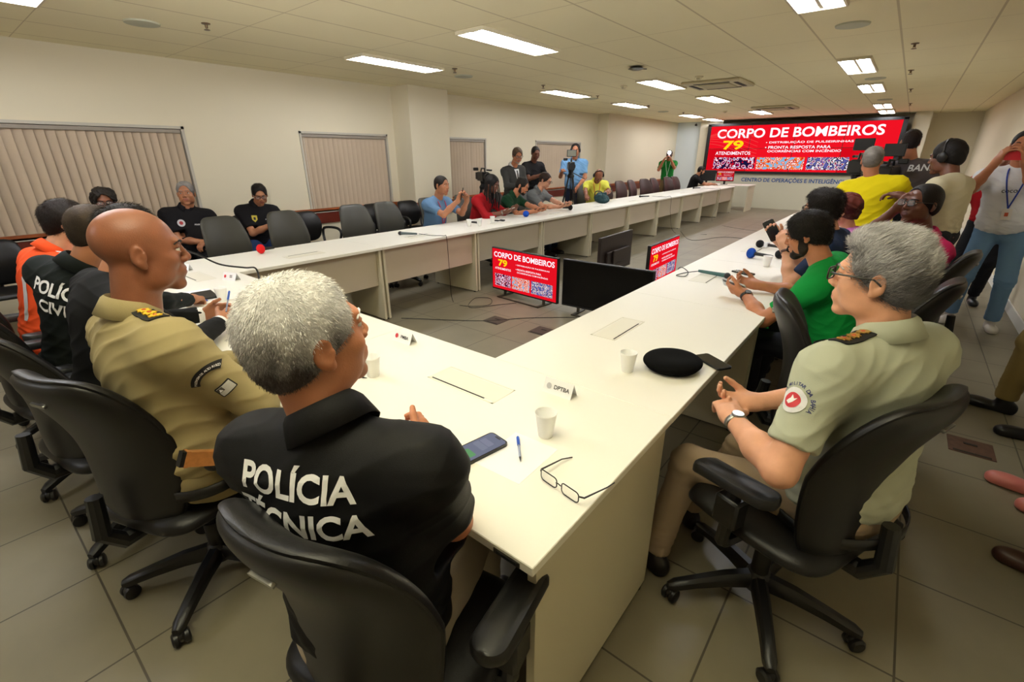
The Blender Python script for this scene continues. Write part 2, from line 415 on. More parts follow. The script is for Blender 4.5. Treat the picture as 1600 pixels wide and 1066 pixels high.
# ceiling fixtures
M_tube = emis('lit_tube', (246, 248, 255), TUBE); M_refl = mat('fixture_reflector', (170, 165, 150), .35, metal=.3); M_fr = mat('fixture_frame', (216, 206, 180), .5)
M_tube2 = emis('tube_behind_louvre', (246, 248, 255), TUBE_DIM)
def fixture(x, y, label, far=False, lit=True):
    t = thing('ceiling_light', label, 'ceiling light', (x+.18, y+.625, HC-.03), 0, 'fluorescent ceiling lights')
    f = MB(); z = HC-.018
    f.box((-.17, -.61, 0), (-.155, .61, .03)); f.box((.155, -.61, 0), (.17, .61, .03)); f.box((-.155, -.61, 0), (.155, -.595, .03)); f.box((-.155, .595, 0), (.155, .61, .03)); f.box((-.012, -.595, .012), (.012, .595, .03))
    f.build('fixture_frame', M_fr, t)
    MB().box((-.155, -.595, .026), (.155, .595, .0295)).build('reflector', M_refl, t)
    hw = .045 if lit else .013
    for s in (-1, 1):
        MB().box((s*.083-hw, -.58, .010), (s*.083+hw, .58, .024), bev=.004).build('fluorescent_tube', M_tube if lit else M_tube2, t)
    return t
ys = [2.9, 6.65, 9.25, 13.1, 15.0]
for i, y in enumerate(ys):
    fixture(-.555, y, ['two-tube ceiling light cut by the top edge of the photo, right row', 'brightest whole ceiling light of the right row, largest of them', 'third ceiling light of the right row, above the red screen', 'small far ceiling light of the right row', 'farthest ceiling light of the right row, right above the screen'][i])
for i, y in enumerate(ys[:4]):
    fixture(-3.08, y, ['large louvred ceiling light of the middle row, nearest the camera', 'ceiling light left of the near air conditioner', 'ceiling light behind the near air conditioner', 'small ceiling light over the left half of the screen'][i], lit=False)
for i, y in enumerate(ys):
    fixture(-4.85, y, ['slim ceiling light of the left row, nearest the pillar', 'slim ceiling light of the left row past the pillar', 'third slim ceiling light of the left row', 'fourth slim ceiling light of the left row', 'farthest slim ceiling light of the left row'][i], lit=False)
fixture(-4.85, -.85, 'ceiling light at the top left corner of the photo', lit=False)
fixture(-3.08, -.85, 'ceiling light just above the top edge, middle row')
fixture(-3.08, -3.4, 'ceiling light behind the camera, middle row')
M_plas = mat('ceiling_plastic', (206, 196, 164), .6); M_dark = mat('dark_gap', (40, 36, 30), .7)
def aircon(x, y, label):
    t = thing('air_conditioner', label, 'air conditioner', (x, y, HC-.04), 0, 'cassette air conditioners')
    MB().box((-.43, -.43, 0), (.43, .43, .04), bev=.015).build('panel', M_plas, t)
    MB().box((-.23, -.23, -.012), (.23, .23, .002), bev=.008).build('intake_grille', mat('grille_plastic', (190, 180, 145), .6), t)
    for k in range(4):
        c, s = math.cos(k*math.pi/2), math.sin(k*math.pi/2); q = MB()
        q.obox((c*.33, s*.33, -.001), ((c, s, 0), (-s, c, 0), (0, 0, 1)), (.03, .26, .004)); q.build('air_slot', M_dark, t)
aircon(-2.2, 7.75, 'square cassette air conditioner nearer the camera'); aircon(-2.35, 12.6, 'square cassette air conditioner close to the red screen')
def disc(x, y, r, label):
    t = MB().lathe([(r, .012), (r*.97, 0), (r*.85, -.002), (.001, -.003)], (0, 0, 0), 32).build('ceiling_speaker', mat('speaker_grille', (192, 192, 168), .7), loc=(x, y, HC-.012), smooth=True)
    tag(t, label, 'ceiling speaker', 'round ceiling speakers')
for a in ((-4.87, 1.03, .13, 'round flat ceiling speaker at the top left, nearest the camera'), (-4.76, 4.75, .13, 'round ceiling speaker in front of the pillar'), (-4.76, 8.3, .13, 'round ceiling speaker, third of the left line'),
          (-4.8, 12.0, .13, 'farthest round ceiling speaker of the left line'), (-.25, 4.92, .13, 'round ceiling speaker between the two nearest lights on the right'), (-.28, 8.75, .13, 'thin round ceiling speaker between second and third light on the right'), (-.3, 12.3, .13, 'farthest round ceiling speaker on the right')): disc(*a)
M_brass = mat('sprinkler_metal', (120, 100, 78), .35, metal=.8)
for x, y, l in ((-4.49, 1.38, 'metal ceiling sprinkler right of the large round speaker'), (-4.43, 4.25, 'ceiling sprinkler at the end of the slim light'), (-4.42, 6.2, 'ceiling sprinkler past the pillar, left side'), (-4.45, 8.0, 'ceiling sprinkler between the left lights'),
                (-4.45, 10.3, 'ceiling sprinkler over the far left chairs'), (-4.5, 12.6, 'farthest ceiling sprinkler on the left'), (.17, 6.2, 'ceiling sprinkler right of the lit row, nearest the camera'), (.13, 8.2, 'second ceiling sprinkler right of the lit row'), (.12, 10.6, 'third ceiling sprinkler right of the lit row'), (.1, 13.6, 'farthest ceiling sprinkler right of the lit row')):
    t = thing('sprinkler', l, 'sprinkler', (x, y, HC-.05), 0, 'ceiling sprinklers')
    MB().lathe([(.035, .05), (.032, .043), (.012, .04), (.01, .015)], n=16).build('escutcheon', M_brass, t, smooth=True)
    MB().lathe([(.022, .004), (.024, 0), (.003, -.002)], n=12).rod((.008, 0, .002), (.011, 0, .02), .0018).rod((-.008, 0, .002), (-.011, 0, .02), .0018).build('deflector', M_brass, t)
M_blk = mat('black_plastic', (16, 16, 17), .42)
t = MB().lathe([(.02, .03), (.075, .02), (.085, .008), (.1, .0), (.06, -.012), (.01, -.016)], n=24).obox((.05, .04, 0), ((1, 1, 0), (-.7, .7, 0), (0, 0, 1)), (.05, .012, .004)).build('ceiling_router', mat('glossy_black', (14, 14, 16), .25), loc=(-2.56, 5.6, HC-.03), smooth=True)
tag(t, 'dark low device mounted on the ceiling before the air conditioner', 'router')
for x, y, l in ((-3.47, 7.1, 'small square smoke detector left of the air conditioner'), (-2.21, 6.9, 'small smoke detector just before the air conditioner'), (-3.55, 12.9, 'small far smoke detector near the screen')):
    t = thing('smoke_detector', l, 'smoke detector', (x, y, HC-.045), 0, 'smoke detectors')
    MB().lathe([(.055, .045), (.055, .03), (.045, .026)], n=20).build('mount', M_plas, t, smooth=True); MB().lathe([(.038, .027), (.036, .006), (.02, 0), (.001, 0)], n=20).build('sensor_dome', M_plas, t, smooth=True)
t = MB().box((-.03, -.05, -.02), (.03, .05, .03), bev=.01).lathe([(.012, .0), (.012, .04)], (0, 0, .02)).build('security_camera', M_blk, loc=(-5.5, 16.57, 2.5)); tag(t, 'tiny black camera under the ceiling on the pale blue column', 'security camera')
# floor boxes
M_fb = mat('floor_box_metal', (70, 64, 52), .5, metal=.3)
for x, y, l in ((-2.5, 2.76, 'square metal floor box nearer the lit television'), (-1.95, 2.8, 'square metal floor box beside the right table'), (1.06, 2.78, 'brownish floor box near the black shoes at the right')):
    t = thing('floor_box', l, 'floor box', (x, y, 0), 0, 'square floor boxes')
    MB().box((-.1, -.1, 0), (.1, .1, .004), bev=.002).build('lid', mat('rusty_metal', (92, 64, 48), .6, var=.2, vscale=30) if x > 0 else M_fb, t); MB().box((-.08, -.09, .004), (.08, -.075, .006)).box((-.03, .02, .004), (.03, .04, .006)).build('hinge', M_dark, t)
# ---------------------------------------------------------------- slides on the screens
def photo_mat(name, cols, scale):
    m = bpy.data.materials.new(name); m.use_nodes = True; nt = m.node_tree; nt.nodes.remove(nt.nodes['Principled BSDF'])
    tc = nt.nodes.new('ShaderNodeTexCoord'); v = nt.nodes.new('ShaderNodeTexVoronoi'); v.inputs['Scale'].default_value = scale; nt.links.new(tc.outputs['Object'], v.inputs[0])
    n = nt.nodes.new('ShaderNodeTexNoise'); n.inputs['Scale'].default_value = scale*.8; nt.links.new(tc.outputs['Object'], n.inputs[0])
    a = nt.nodes.new('ShaderNodeMath'); a.operation = 'ADD'; nt.links.new(v.outputs['Distance'], a.inputs[0]); nt.links.new(n.outputs['Fac'], a.inputs[1])
    b = nt.nodes.new('ShaderNodeMath'); b.operation = 'MULTIPLY'; nt.links.new(a.outputs[0], b.inputs[0]); b.inputs[1].default_value = .85
    r = nt.nodes.new('ShaderNodeValToRGB'); r.color_ramp.interpolation = 'CONSTANT'; nt.links.new(b.outputs[0], r.inputs[0])
    for i, c in enumerate(cols):
        p = .38+.72*i/len(cols)
        if i < 2: e = r.color_ramp.elements[i]; e.position = p if i else 0
        else: e = r.color_ramp.elements.new(p)
        e.color = (*lin(c), 1)
    e = nt.nodes.new('ShaderNodeEmission'); nt.links.new(r.outputs[0], e.inputs[0]); e.inputs[1].default_value = 1.0
    nt.links.new(e.outputs[0], nt.nodes['Material Output'].inputs[0]); return m
def fit(mb, txt, u0, v0, u1, v1, M, W, H, mi=0, bold=.02):
    me = text_mesh(txt, 1, bold=bold); a = np.zeros(len(me.vertices)*3); me.vertices.foreach_get('co', a); a = a.reshape(-1, 3)
    lo, hi = a.min(0), a.max(0); q = np.zeros_like(a)
    q[:, 0] = (u0+(u1-u0)*(a[:, 0]-lo[0])/(hi[0]-lo[0]))*W; q[:, 1] = (v1+(v0-v1)*(a[:, 1]-lo[1])/(hi[1]-lo[1]))*-H; q[:, 2] = .0015
    mb.add([tuple(M @ Vector(p)) for p in q], [tuple(p.vertices) for p in me.polygons], mi); bpy.data.meshes.remove(me)
def slide(M, W, H, parent, wide, tag_, k=1.0, seams=False):
    """M maps (x right, y up, z out) from the top-left corner of the picture"""
    red = emis('screen_red'+tag_, (232, 18, 34), k); wh = emis('screen_white'+tag_, (255, 240, 250), k*1.15); ye = emis('screen_yellow'+tag_, (255, 214, 20), k*1.05); red2 = emis('screen_deep_red'+tag_, (206, 8, 24), k)
    def quad(mb, u0, v0, u1, v1, z, mi=0):
        mb.add([tuple(M @ Vector((u*W, -v*H, z))) for u, v in ((u0, v1), (u1, v1), (u1, v0), (u0, v0))], [(0, 1, 2, 3)], mi)
    if seams:
        for i in range(4):
            for j in range(2):
                p = MB(); g = .0014; quad(p, i/4+g, j/2+g*3, (i+1)/4-g, (j+1)/2-g*3, 0); p.build('display_panel', red if (i+j) % 3 != 1 else red2 if j else red, parent)
    else:
        p = MB(); quad(p, 0, 0, 1, 1, 0); p.build('display_panel', red, parent)
    a = dict(M=M, W=W, H=H)
    def line(nm, txts, m_, bold):
        t = MB()
        for tx, u0, v0, u1, v1 in txts: fit(t, tx, u0, v0, u1, v1, bold=bold, **a)
        t.build(nm, m_, parent)
    if wide:
        T1, T2, T3, bl, ph, v0, v1 = (.045, .07, .93, .27), (.09, .32, .215, .52), (.05, .56, .265, .635), ((.345, .80, .345), (.345, .695, .45), (.362, .75, .525), .06), [(.045, .30), (.31, .575), (.59, .80)], .69, .95
    else:
        T1, T2, T3, bl, ph, v0, v1 = (.03, .07, .97, .205), (.1, .25, .25, .42), (.045, .455, .31, .51), ((.39, .90, .29), (.39, .78, .40), (.41, .88, .465), .045), [(.04, .31), (.33, .61), (.635, .95)], .62, .93
    line('slide_title', [('CORPO DE BOMBEIROS', *T1)], wh, .022); line('slide_number', [('79', *T2)], ye, .03); line('slide_caption', [('ATENDIMENTOS', *T3)], wh, .01)
    for tx, (u0, u1, v) in zip(('• DISTRIBUIÇÃO DE PULSEIRINHAS', '• PRONTA RESPOSTA PARA', 'OCORRÊNCIAS COM INCÊNDIO'), bl[:3]): line('slide_bullet', [(tx, u0, v, u1, v+bl[3])], wh, .012)
    sc = 11 if wide else 46
    C3 = [[(20, 8, 30), (214, 20, 40), (60, 30, 120), (235, 225, 240), (190, 10, 30), (20, 20, 60)], [(30, 40, 60), (250, 120, 40), (240, 230, 230), (200, 30, 30), (250, 130, 40), (120, 180, 220)], [(10, 10, 14), (120, 130, 200), (160, 10, 20), (230, 230, 240), (40, 10, 20), (90, 90, 160)]]
    for i, (u0, u1) in enumerate(ph):
        key = 'slide_photo%s%d' % (tag_, i)
        q = MB(); quad(q, u0, v0, u1, v1, .001); q.build('slide_photo', photo_mat(key, C3[i], sc), parent)
    if wide:      # pale contour curves on the left of the slide
        c = MB()
        for i in range(7):
            P = [(u*W, -H*(.2+.05*i+.55*u*u-.12*math.sin(u*9+i*.3)), .001) for u in np.linspace(0, .3, 14)]
            c.tube([tuple(M @ Vector(p)) for p in P], .0035, 4)
        c.build('slide_curves', emis('screen_pink'+tag_, (244, 90, 84), k), parent)
SW = 5.0; SH = 1.42; SX = -4.93; SZ = 2.47
vw = thing('video_wall', 'huge black-framed video wall showing a red presentation slide', 'video wall', (SX+SW/2, YS+.05, 1.03))
off = (SX+SW/2, YS+.05, 1.03)
f = MB(); f.box((SX-.03, YS, SZ-SH-.03), (SX+SW+.03, YS+.3, SZ+.02)); f.build('casing', M_blk, vw, off=off)
f = MB(); m_ = .065
f.box((SX-.03, YS-.03, SZ-.05), (SX+SW+.03, YS, SZ+.02)); f.box((SX-.03, YS-.03, SZ-SH-.03), (SX+SW+.03, YS, SZ-SH+.04)); f.box((SX-.03, YS-.03, SZ-SH), (SX+m_, YS, SZ)); f.box((SX+SW-m_, YS-.03, SZ-SH), (SX+SW+.03, YS, SZ)); f.build('bezel', M_blk, vw, off=off)
slide(Matrix.Translation((SX+m_-off[0], YS-.004-off[1], SZ-.05-off[2])) @ Matrix.Rotation(math.pi/2, 4, 'X'), SW-2*m_, SH-.09, vw, True, '_wall', 1.0, True)
t = MB(); text_into(t, 'CENTRO DE OPERAÇÕES E INTELIGÊNCIA -', Matrix.Translation((-3.72, YS+.038, .79)) @ Matrix.Rotation(math.pi/2, 4, 'X') @ Matrix.Scale(1, 4), .155, bold=.014, ext=.006, sx=.97, align='LEFT')
t.build('wall_lettering', mat('blue_letters', (16, 84, 160), .5), pw)
# ================================================================ tables
H = .74; DP = .785; M_top = mat('cream_laminate', (240, 237, 226), .42, bump=.02, bscale=500, var=.012, vscale=2)
M_side = mat('cream_panel', (208, 200, 174), .5); M_mod = mat('modesty_panel', (196, 184, 164), .5); M_slot = mat('slot_black', (20, 20, 18), .6); M_edge = mat('hatch_rim', (232, 228, 212), .45)
def table(x0, y0, rz, L, label, hatch=True, ends=(1, 1), group='cream conference tables', latch=False, hang=0):
    """local x runs along the table, y=0 is the side people sit at"""
    t = thing('conference_table', label, 'table', (x0, y0, 0), rz, group)
    MB().box((.0008, 0, H-.026), (L-.0008, DP, H), bev=.002).build('tabletop', M_top, t)
    for i, e in enumerate(ends):
        if not e: continue
        x = .012 if i == 0 else L-.037
        MB().box((x, .03, .012), (x+.025, DP-.02, H-.027), bev=.001).build('side_panel', M_side, t)
        for y in (.07, DP-.06): MB().lathe([(.014, 0), (.014, .012)], (x+.0125, y, 0), 10).build('glide_foot', M_blk, t)
    MB().box((.038, DP-.085, .36), (L-.038, DP-.067, H-.027)).build('modesty_panel', M_mod, t)
    if hatch:
        c = L/2; h = thing_part('cable_hatch', t)
        f = MB(); 
        for a, b_ in (((c-.17, .475), (c-.162, .605)), ((c+.162, .475), (c+.17, .605)), ((c-.17, .475), (c+.17, .481)), ((c-.17, .599), (c+.17, .605))): f.box((*a, H), (*b_, H+.0012))
        f.box((c-.162, .492, H), (c+.162, .592, H+.0008)); f.build('hatch_rim', M_edge, t); 
        MB().box((c-.155, .485, H), (c+.12, .490, H+.0016)).build('hatch_slot', M_slot, t)
    if latch:
        MB().box((L-.11, -.003, H-.022), (L-.035, .0, H-.008), bev=.001).build('edge_latch', mat('latch_metal', (90, 86, 74), .3, metal=.8), t)
        MB().box((L-.1, -.004, H-.019), (L-.045, -.003, H-.011)).build('latch_slot', M_slot, t)
    return t
def thing_part(*a): return None
table(-1.4, 0, 0, 1.4, 'long cream table piece with papers, phone and folded eyeglasses, at the bottom centre', latch=True)
table(-2.75, 0, 0, 1.35, 'cream table piece under the hands of the man in a black suit', ends=(0, 1))
table(-4.135, 0, 0, 1.385, 'cream corner table piece at the far end of the front row', ends=(1, 0))
LL = ['with the red ball microphone cover on it', 'with the grey microphone and hanging cable, second of the left row', 'in front of the man in the blue T-shirt', 'in front of the man in the dark green polo', 'in front of the man in the yellow shirt', 'with the first row of brown chairs behind', 'sixth cream piece past the corner, near a black microphone', 'far cream piece before the photographer in green', 'ninth cream piece of the left row', 'last cream piece of the left row, beside the computer desk']
y = .785
for k in range(10):
    L = 1.31 if k == 0 else 1.35
    table(-4.135, y+L, -math.pi/2, L, 'cream table piece '+LL[k]); y += L
RL = ['with the black beret on it', 'with the green-shirted man leaning on it', 'with the broadcast microphones on it', 'beside the two bent heads on the right', 'behind the two bent heads on the right', 'farthest, in front of the yellow shirt']
y = .785
for k in range(6):
    table(0, y, math.pi/2, 1.35, 'cream table piece, right row, '+RL[k]); y += 1.35
# computer desk in front of the screen
t = thing('computer_desk', 'cream desk with two monitors at the far end below the red screen', 'desk', (-3.95, 14.75, 0))
MB().box((-.75, 0, .715), (.85, .8, .74), bev=.002).build('desktop', M_top, t)
for x in (-.73, .8): MB().box((x, .03, 0), (x+.025, .77, .714)).build('side_panel', M_side, t)
# ================================================================ office chairs
M_lea = mat('black_leatherette', (17, 16, 16), .40, bump=.10, bscale=350, spec=.35)
M_shell = mat('black_chair_shell', (15, 14, 14), .42, bump=.06, bscale=600)
M_brn = mat('dark_brown_leatherette', (66, 46, 44), .45, bump=.1, bscale=300)
M_met = mat('satin_metal', (150, 150, 145), .3, metal=.9)
M_greyL = mat('worn_grey_leatherette', (58, 57, 50), .5, bump=.12, bscale=350)
def pillow(W, Hh, hw, cz, tf, tb, curve, tilt, base, n=26, m=30, side=1):
    """a padded slab: half-width hw(v), front thickness tf(u,v), back tb; curve bends it round the sitter"""
    V = []; F = []
    for s in (1, -1):
        for j in range(m+1):
            v = -math.cos(math.pi*j/m); sv = (1-abs(v)**5)**(1/5) if abs(v) < 1 else 0
            for i in range(n+1):
                u = -math.cos(math.pi*i/n); x = hw(v)*sv*u; z = Hh*v
                e = max(0, 1-abs(u)**5)**.5*max(0, 1-abs(v)**8)**.5
                th = (tf if s == 1 else -tb)*e
                yy = th+curve*(x/W)**2 + .03*math.cos((v-.1)*2.4)*(1 if side else 0)
                V.append((x, yy, z))
    o = (m+1)*(n+1)
    for s in (0, 1):
        for j in range(m):
            for i in range(n):
                a = s*o+j*(n+1)+i; q = (a, a+1, a+n+2, a+n+1); F.append(q if s else q[::-1])
    c, sn = math.cos(tilt), math.sin(tilt)
    V = [(x, base[1]+y*c-z*sn, base[2]+y*sn+z*c) for x, y, z in V]
    return V, F
def chair(kind='black', label='', loc=(0, 0, 0), rz=0, group='office chairs', tilt=14, arms=True, h=.0, base_rot=0, back=1.0, plate=True):
    t = thing('office_chair', label, 'chair', loc, rz, group)
    ml = {'black': M_lea, 'brown': M_brn, 'grey': M_greyL}[kind]
    ti = R_(tilt); hw = lambda v: .215*(1-.16*max(0, v)-.10*max(0, -v))
    base = (0, -.250, .72+h)
    A = MB(); A.add(*pillow(.24, .30*back, hw, 0, .045, .008, .075, ti, base)); A.build('back_cushion', ml, t, smooth=True)
    B = MB(); B.add(*pillow(.24, .292*back, lambda v: hw(v)*.985, 0, -.004, .034, .075, ti, base)); sh = B.build('back_shell', ml if kind == 'brown' else M_shell, t, smooth=True)
    if plate:
        T_ = BVHTree.FromPolygons([tuple(x) for x in B.v], B.f); hit = T_.ray_cast(Vector((0, -1.2, base[2]+.215*back)), Vector((0, 1, 0)))[0]
        q = MB(); p = rrect(.06, .012, .006); M = Matrix.Translation(hit+Vector((0, .006, 0))) @ Matrix.Rotation(ti*1.3, 4, 'X') @ Matrix.Rotation(math.pi/2, 4, 'X')
        q.prism(p, 0, .012, M=M); q.build('name_plate', M_met, sh)
    V = []; F = []
    sv, sf = pillow(.25, .235, lambda v: .25*(1-.06*max(0, -v)), 0, .045, .03, 0, 0, (0, 0, 0), side=0)
    C_ = MB(); C_.add([(x, -z-.0 if False else z-.02, y*1.0+.455+h-.03*max(0, (z-.12)/.12)**2) for x, y, z in sv], [f[::-1] for f in sf]); C_.build('seat', ml, t, smooth=True)
    MB().box((-.09, -.13, .385+h), (.09, .12, .43+h), bev=.01).tube([(0, -.1, .40+h), (0, -.27, .41+h), (0, -.315, .47+h), (0, -.30, .60+h)], [.03, .03, .026, .022], 10).build('seat_mechanism', M_blk, t)
    MB().lathe([(.03, .1), (.03, .25), (.02, .25), (.02, .39+h)], n=16).build('gas_lift', M_blk, t, smooth=True)
    MB().lathe([(.045, .075), (.05, .09), (.04, .14), (.028, .15)], n=20).build('hub', M_blk, t, smooth=True)
    for k in range(5):
        a = base_rot+k*2*math.pi/5; d = np.array((math.sin(a), math.cos(a), 0)); u = (0, 0, 1)
        P = [d*r+np.array((0, 0, z)) for r, z in ((.03, .115), (.12, .112), (.22, .095), (.30, .078), (.325, .07))]
        L = MB(); s = np.cross(d, (0, 0, 1.)); v = []
        for p, (wd, ht) in zip(P, ((.026, .028), (.024, .024), (.021, .019), (.02, .016), (.012, .01))):
            for sx, sz in ((-1, -1), (-1, .4), (-.5, 1), (.5, 1), (1, .4), (1, -1)): v.append(p+s*sx*wd+np.array((0, 0, sz*ht)))
        n = 6; f = [(i*n+q, i*n+(q+1) % n, (i+1)*n+(q+1) % n, (i+1)*n+q) for i in range(4) for q in range(n)]+[tuple(range(n))[::-1], tuple(24+q for q in range(n))]
        L.add(v, f); lg = L.build('base_leg', M_blk, t, smooth=True)
        c = d*.31; g = MB(); ax = nrm(d*.6+s*.8); b2 = np.cross(ax, (0, 0, 1.))
        for sg in (-1, 1): g.lathe([(.0001, -.011), (.018, -.011), (.026, -.007), (.027, .004), (.02, .011), (.0001, .011)], c+ax*sg*.016+np.array((0, 0, .028)), 18, axes=(b2, (0, 0, 1), ax), cap=False)
        g.rod(c+np.array((0, 0, .03)), c+np.array((0, 0, .07)), .01); g.ball(c+np.array((0, 0, .034)), (.022, .022, .022)); g.build('caster', M_blk, lg, smooth=True)
    if arms:
        for sg in (-1, 1):
            a = MB(); a.tube(spline([(sg*.16, 0, .40+h), (sg*.25, .01, .40+h), (sg*.272, .0, .47+h), (sg*.275, -.01, .635+h)], 5), .021, 8); a.box((sg*.275-.03, -.045, .50+h), (sg*.275+.03, .035, .60+h), bev=.008)
            ar = a.build('armrest', M_blk, t, smooth=True)
            p = MB(); prof = []
            for z, k_ in ((.632, .8), (.64, 1), (.656, 1), (.667, .86), (.67, .6)):
                prof.append([(sg*.275+x*k_, .0+y*(.9+.1*k_), z+h+ (.012*(y/.13)**2 if y < 0 else -.02*max(0, y-.08)/.05)) for x, y in rrect(.085, .27, .04, 6)])
            n = len(prof[0]); vv = [q for r in prof for q in r]
            p.add(vv, [(i*n+q, i*n+(q+1) % n, (i+1)*n+(q+1) % n, (i+1)*n+q) for i in range(4) for q in range(n)]+[tuple(range(n-1, -1, -1)), tuple(4*n+q for q in range(n))]); p.build('arm_pad', M_blk, ar, smooth=True)
    return t
def face(deg): return R_(deg)
ch = chair('black', 'black chair at bottom centre with silver plate, under the POLÍCIA TÉCNICA man', (-.29, -.10, 0), face(12), tilt=12, base_rot=.2, h=.0, group=None)
def cc(x, y, deg, label, group='black office chairs at the tables'): return dup(ch, (x, y, 0), R_(deg), label, group)
cc(-1.36, -.235, 20, 'black office chair under the officer in the khaki uniform')
cc(-1.95, -.30, 10, 'black chair between khaki officer and dark POLÍCIA CIVIL shirt, grey worn top')
cc(-2.62, -.34, 8, 'black chair behind the man in the dark POLÍCIA CIVIL shirt')
cc(-3.3, -.34, 5, 'black chair behind the man in the orange uniform')
cc(.335, .95, 68, 'black office chair under the grey-haired officer on the right, whole base visible')
cc(.43, 1.66, -78, 'empty black office chair turned towards the table between officer and green shirt')
cc(.42, 2.40, 80, 'black office chair under the bearded man in the green T-shirt')
cc(.55, 3.40, 80, 'black office chair under the woman in the pink shirt')
g = chair('grey', 'empty worn grey chair nearest the corner on the left row', (-4.43, 1.22, 0), R_(-86), tilt=9, arms=False, plate=False, group='empty dark chairs of the left row')
def gg(x, y, deg, label): return dup(g, (x, y, 0), R_(deg), label, 'empty dark chairs of the left row')
gg(-4.43, 1.82, -92, 'empty worn grey chair second from the corner, left row'); gg(-4.45, 2.66, -97, 'empty worn grey chair third from the corner, left row'); gg(-4.45, 3.17, -88, 'empty worn grey chair just left of the man in the blue T-shirt')
gg(-4.5, 3.95, -80, 'dark chair behind the man in the blue T-shirt'); gg(-4.5, 4.62, -90, 'dark chair behind the man with dreadlocks'); gg(-4.5, 5.35, -90, 'dark chair behind the man in the dark green polo')
gg(-4.5, 6.05, -90, 'dark chair behind the man in the grey shirt'); gg(-4.5, 8.02, -120, 'dark chair beside the man in the yellow shirt')
bch = chair('brown', 'brown chair first after the man in the yellow shirt', (-4.5, 9.05, 0), R_(-96), tilt=8, arms=False, plate=False, h=0, group='brown chairs at the far left row')
for x, yy, dg, l in ((-4.5, 9.75, -98, 'second brown chair of the far left row'), (-4.5, 10.4, -86, 'third brown chair of the far left row'), (-4.5, 11.05, -108, 'narrow-looking fourth brown chair of the far left row'), (-4.5, 11.7, -92, 'fifth brown chair, left of the photographer in green'),
                    (-4.45, 12.45, -104, 'sixth brown chair, in front of the photographer in green'), (-4.45, 13.0, -100, 'last brown chair before the seated man in black')):
    dup(bch, (x, yy, 0), R_(dg), l, 'brown chairs at the far left row')
# wall chairs with loop arms
def wall_chair(x, y, deg, label):
    t = thing('visitor_chair', label, 'chair', (x, y, 0), R_(deg), 'dark visitor chairs along the left wall')
    A = MB(); A.add(*pillow(.22, .20, lambda v: .225*(1-.08*abs(v)), 0, .03, .022, .05, R_(10), (0, -.23, .68), n=16, m=16)); A.build('backrest', M_lea, t, smooth=True)
    sv, sf = pillow(.24, .22, lambda v: .235, 0, .035, .025, 0, 0, (0, 0, 0), n=16, m=16, side=0)
    C_ = MB(); C_.add([(a, c, b+.44) for a, b, c in sv], [f[::-1] for f in sf]); C_.build('seat', M_lea, t, smooth=True)
    for s in (-1, 1):
        MB().tube(spline([(s*.25, -.16, .43), (s*.27, -.2, .56), (s*.275, -.16, .64), (s*.275, .06, .65), (s*.275, .15, .60), (s*.27, .13, .50), (s*.25, .1, .43)], 5), .018, 8).build('armrest', M_blk, t, smooth=True)
        MB().tube(spline([(s*.22, .2, .012), (s*.22, -.22, .012), (s*.22, -.16, .1), (s*.22, .12, .42)], 6), .012, 8).build('leg', M_blk, t, smooth=True)
    MB().tube([(0, -.1, .42), (0, -.26, .44), (0, -.27, .6)], .016, 8).build('back_support', M_blk, t, smooth=True)
    return t
wall_chair(-5.78, 1.2, -95, 'visitor chair under the grey-haired man seated by the blind'); wall_chair(-5.75, 1.98, -92, 'visitor chair under the man in glasses seated by the wall')
wall_chair(-5.5, 2.62, -80, 'dark visitor chair right of the man in glasses, round arm visible'); wall_chair(-5.7, 3.85, -92, 'dark visitor chair with loop armrest below the second window'); wall_chair(-5.7, 4.5, -88, 'dark visitor chair closest to the pillar on its left')
wall_chair(-5.55, .35, -100, 'dark visitor chair left of the grey-haired seated man'); wall_chair(-5.5, -.35, -95, 'dark visitor chair under the curly-haired woman by the blind'); wall_chair(-5.1, -1.15, -95, 'dark visitor chair at the left edge of the photo')
# ================================================================ people
UP = np.array((0, 0, 1.))
def fwd(deg): a = R_(deg); return np.array((-math.sin(a), math.cos(a), 0))
def rgt(deg): a = R_(deg); return np.array((math.cos(a), math.sin(a), 0))
def ik(a, t, l1, l2, pole):
    a = np.array(a, float); t = np.array(t, float); v = t-a; L = np.linalg.norm(v); m = (l1+l2)*.995
    if L > m: t = a+v/L*m; L = m
    if L < abs(l1-l2)+.02: L = abs(l1-l2)+.02
    u = v/np.linalg.norm(v); p = np.array(pole, float); p = nrm(p-u*(p@u)); x = (l1*l1-l2*l2+L*L)/(2*L); h = math.sqrt(max(l1*l1-x*x, 0))
    return a+u*x+p*h, t
def rot(axis, deg):
    return np.array(Matrix.Rotation(R_(deg), 3, Vector(axis)))
def headframe(yaw, pitch=0, roll=0):
    f = fwd(yaw); r = rgt(yaw); u = UP.copy()
    Rm = rot(r, pitch); f = Rm@f; u = Rm@u
    Rm = rot(f, roll); r = Rm@r; u = Rm@u
    return np.stack([r, f, u], 1)
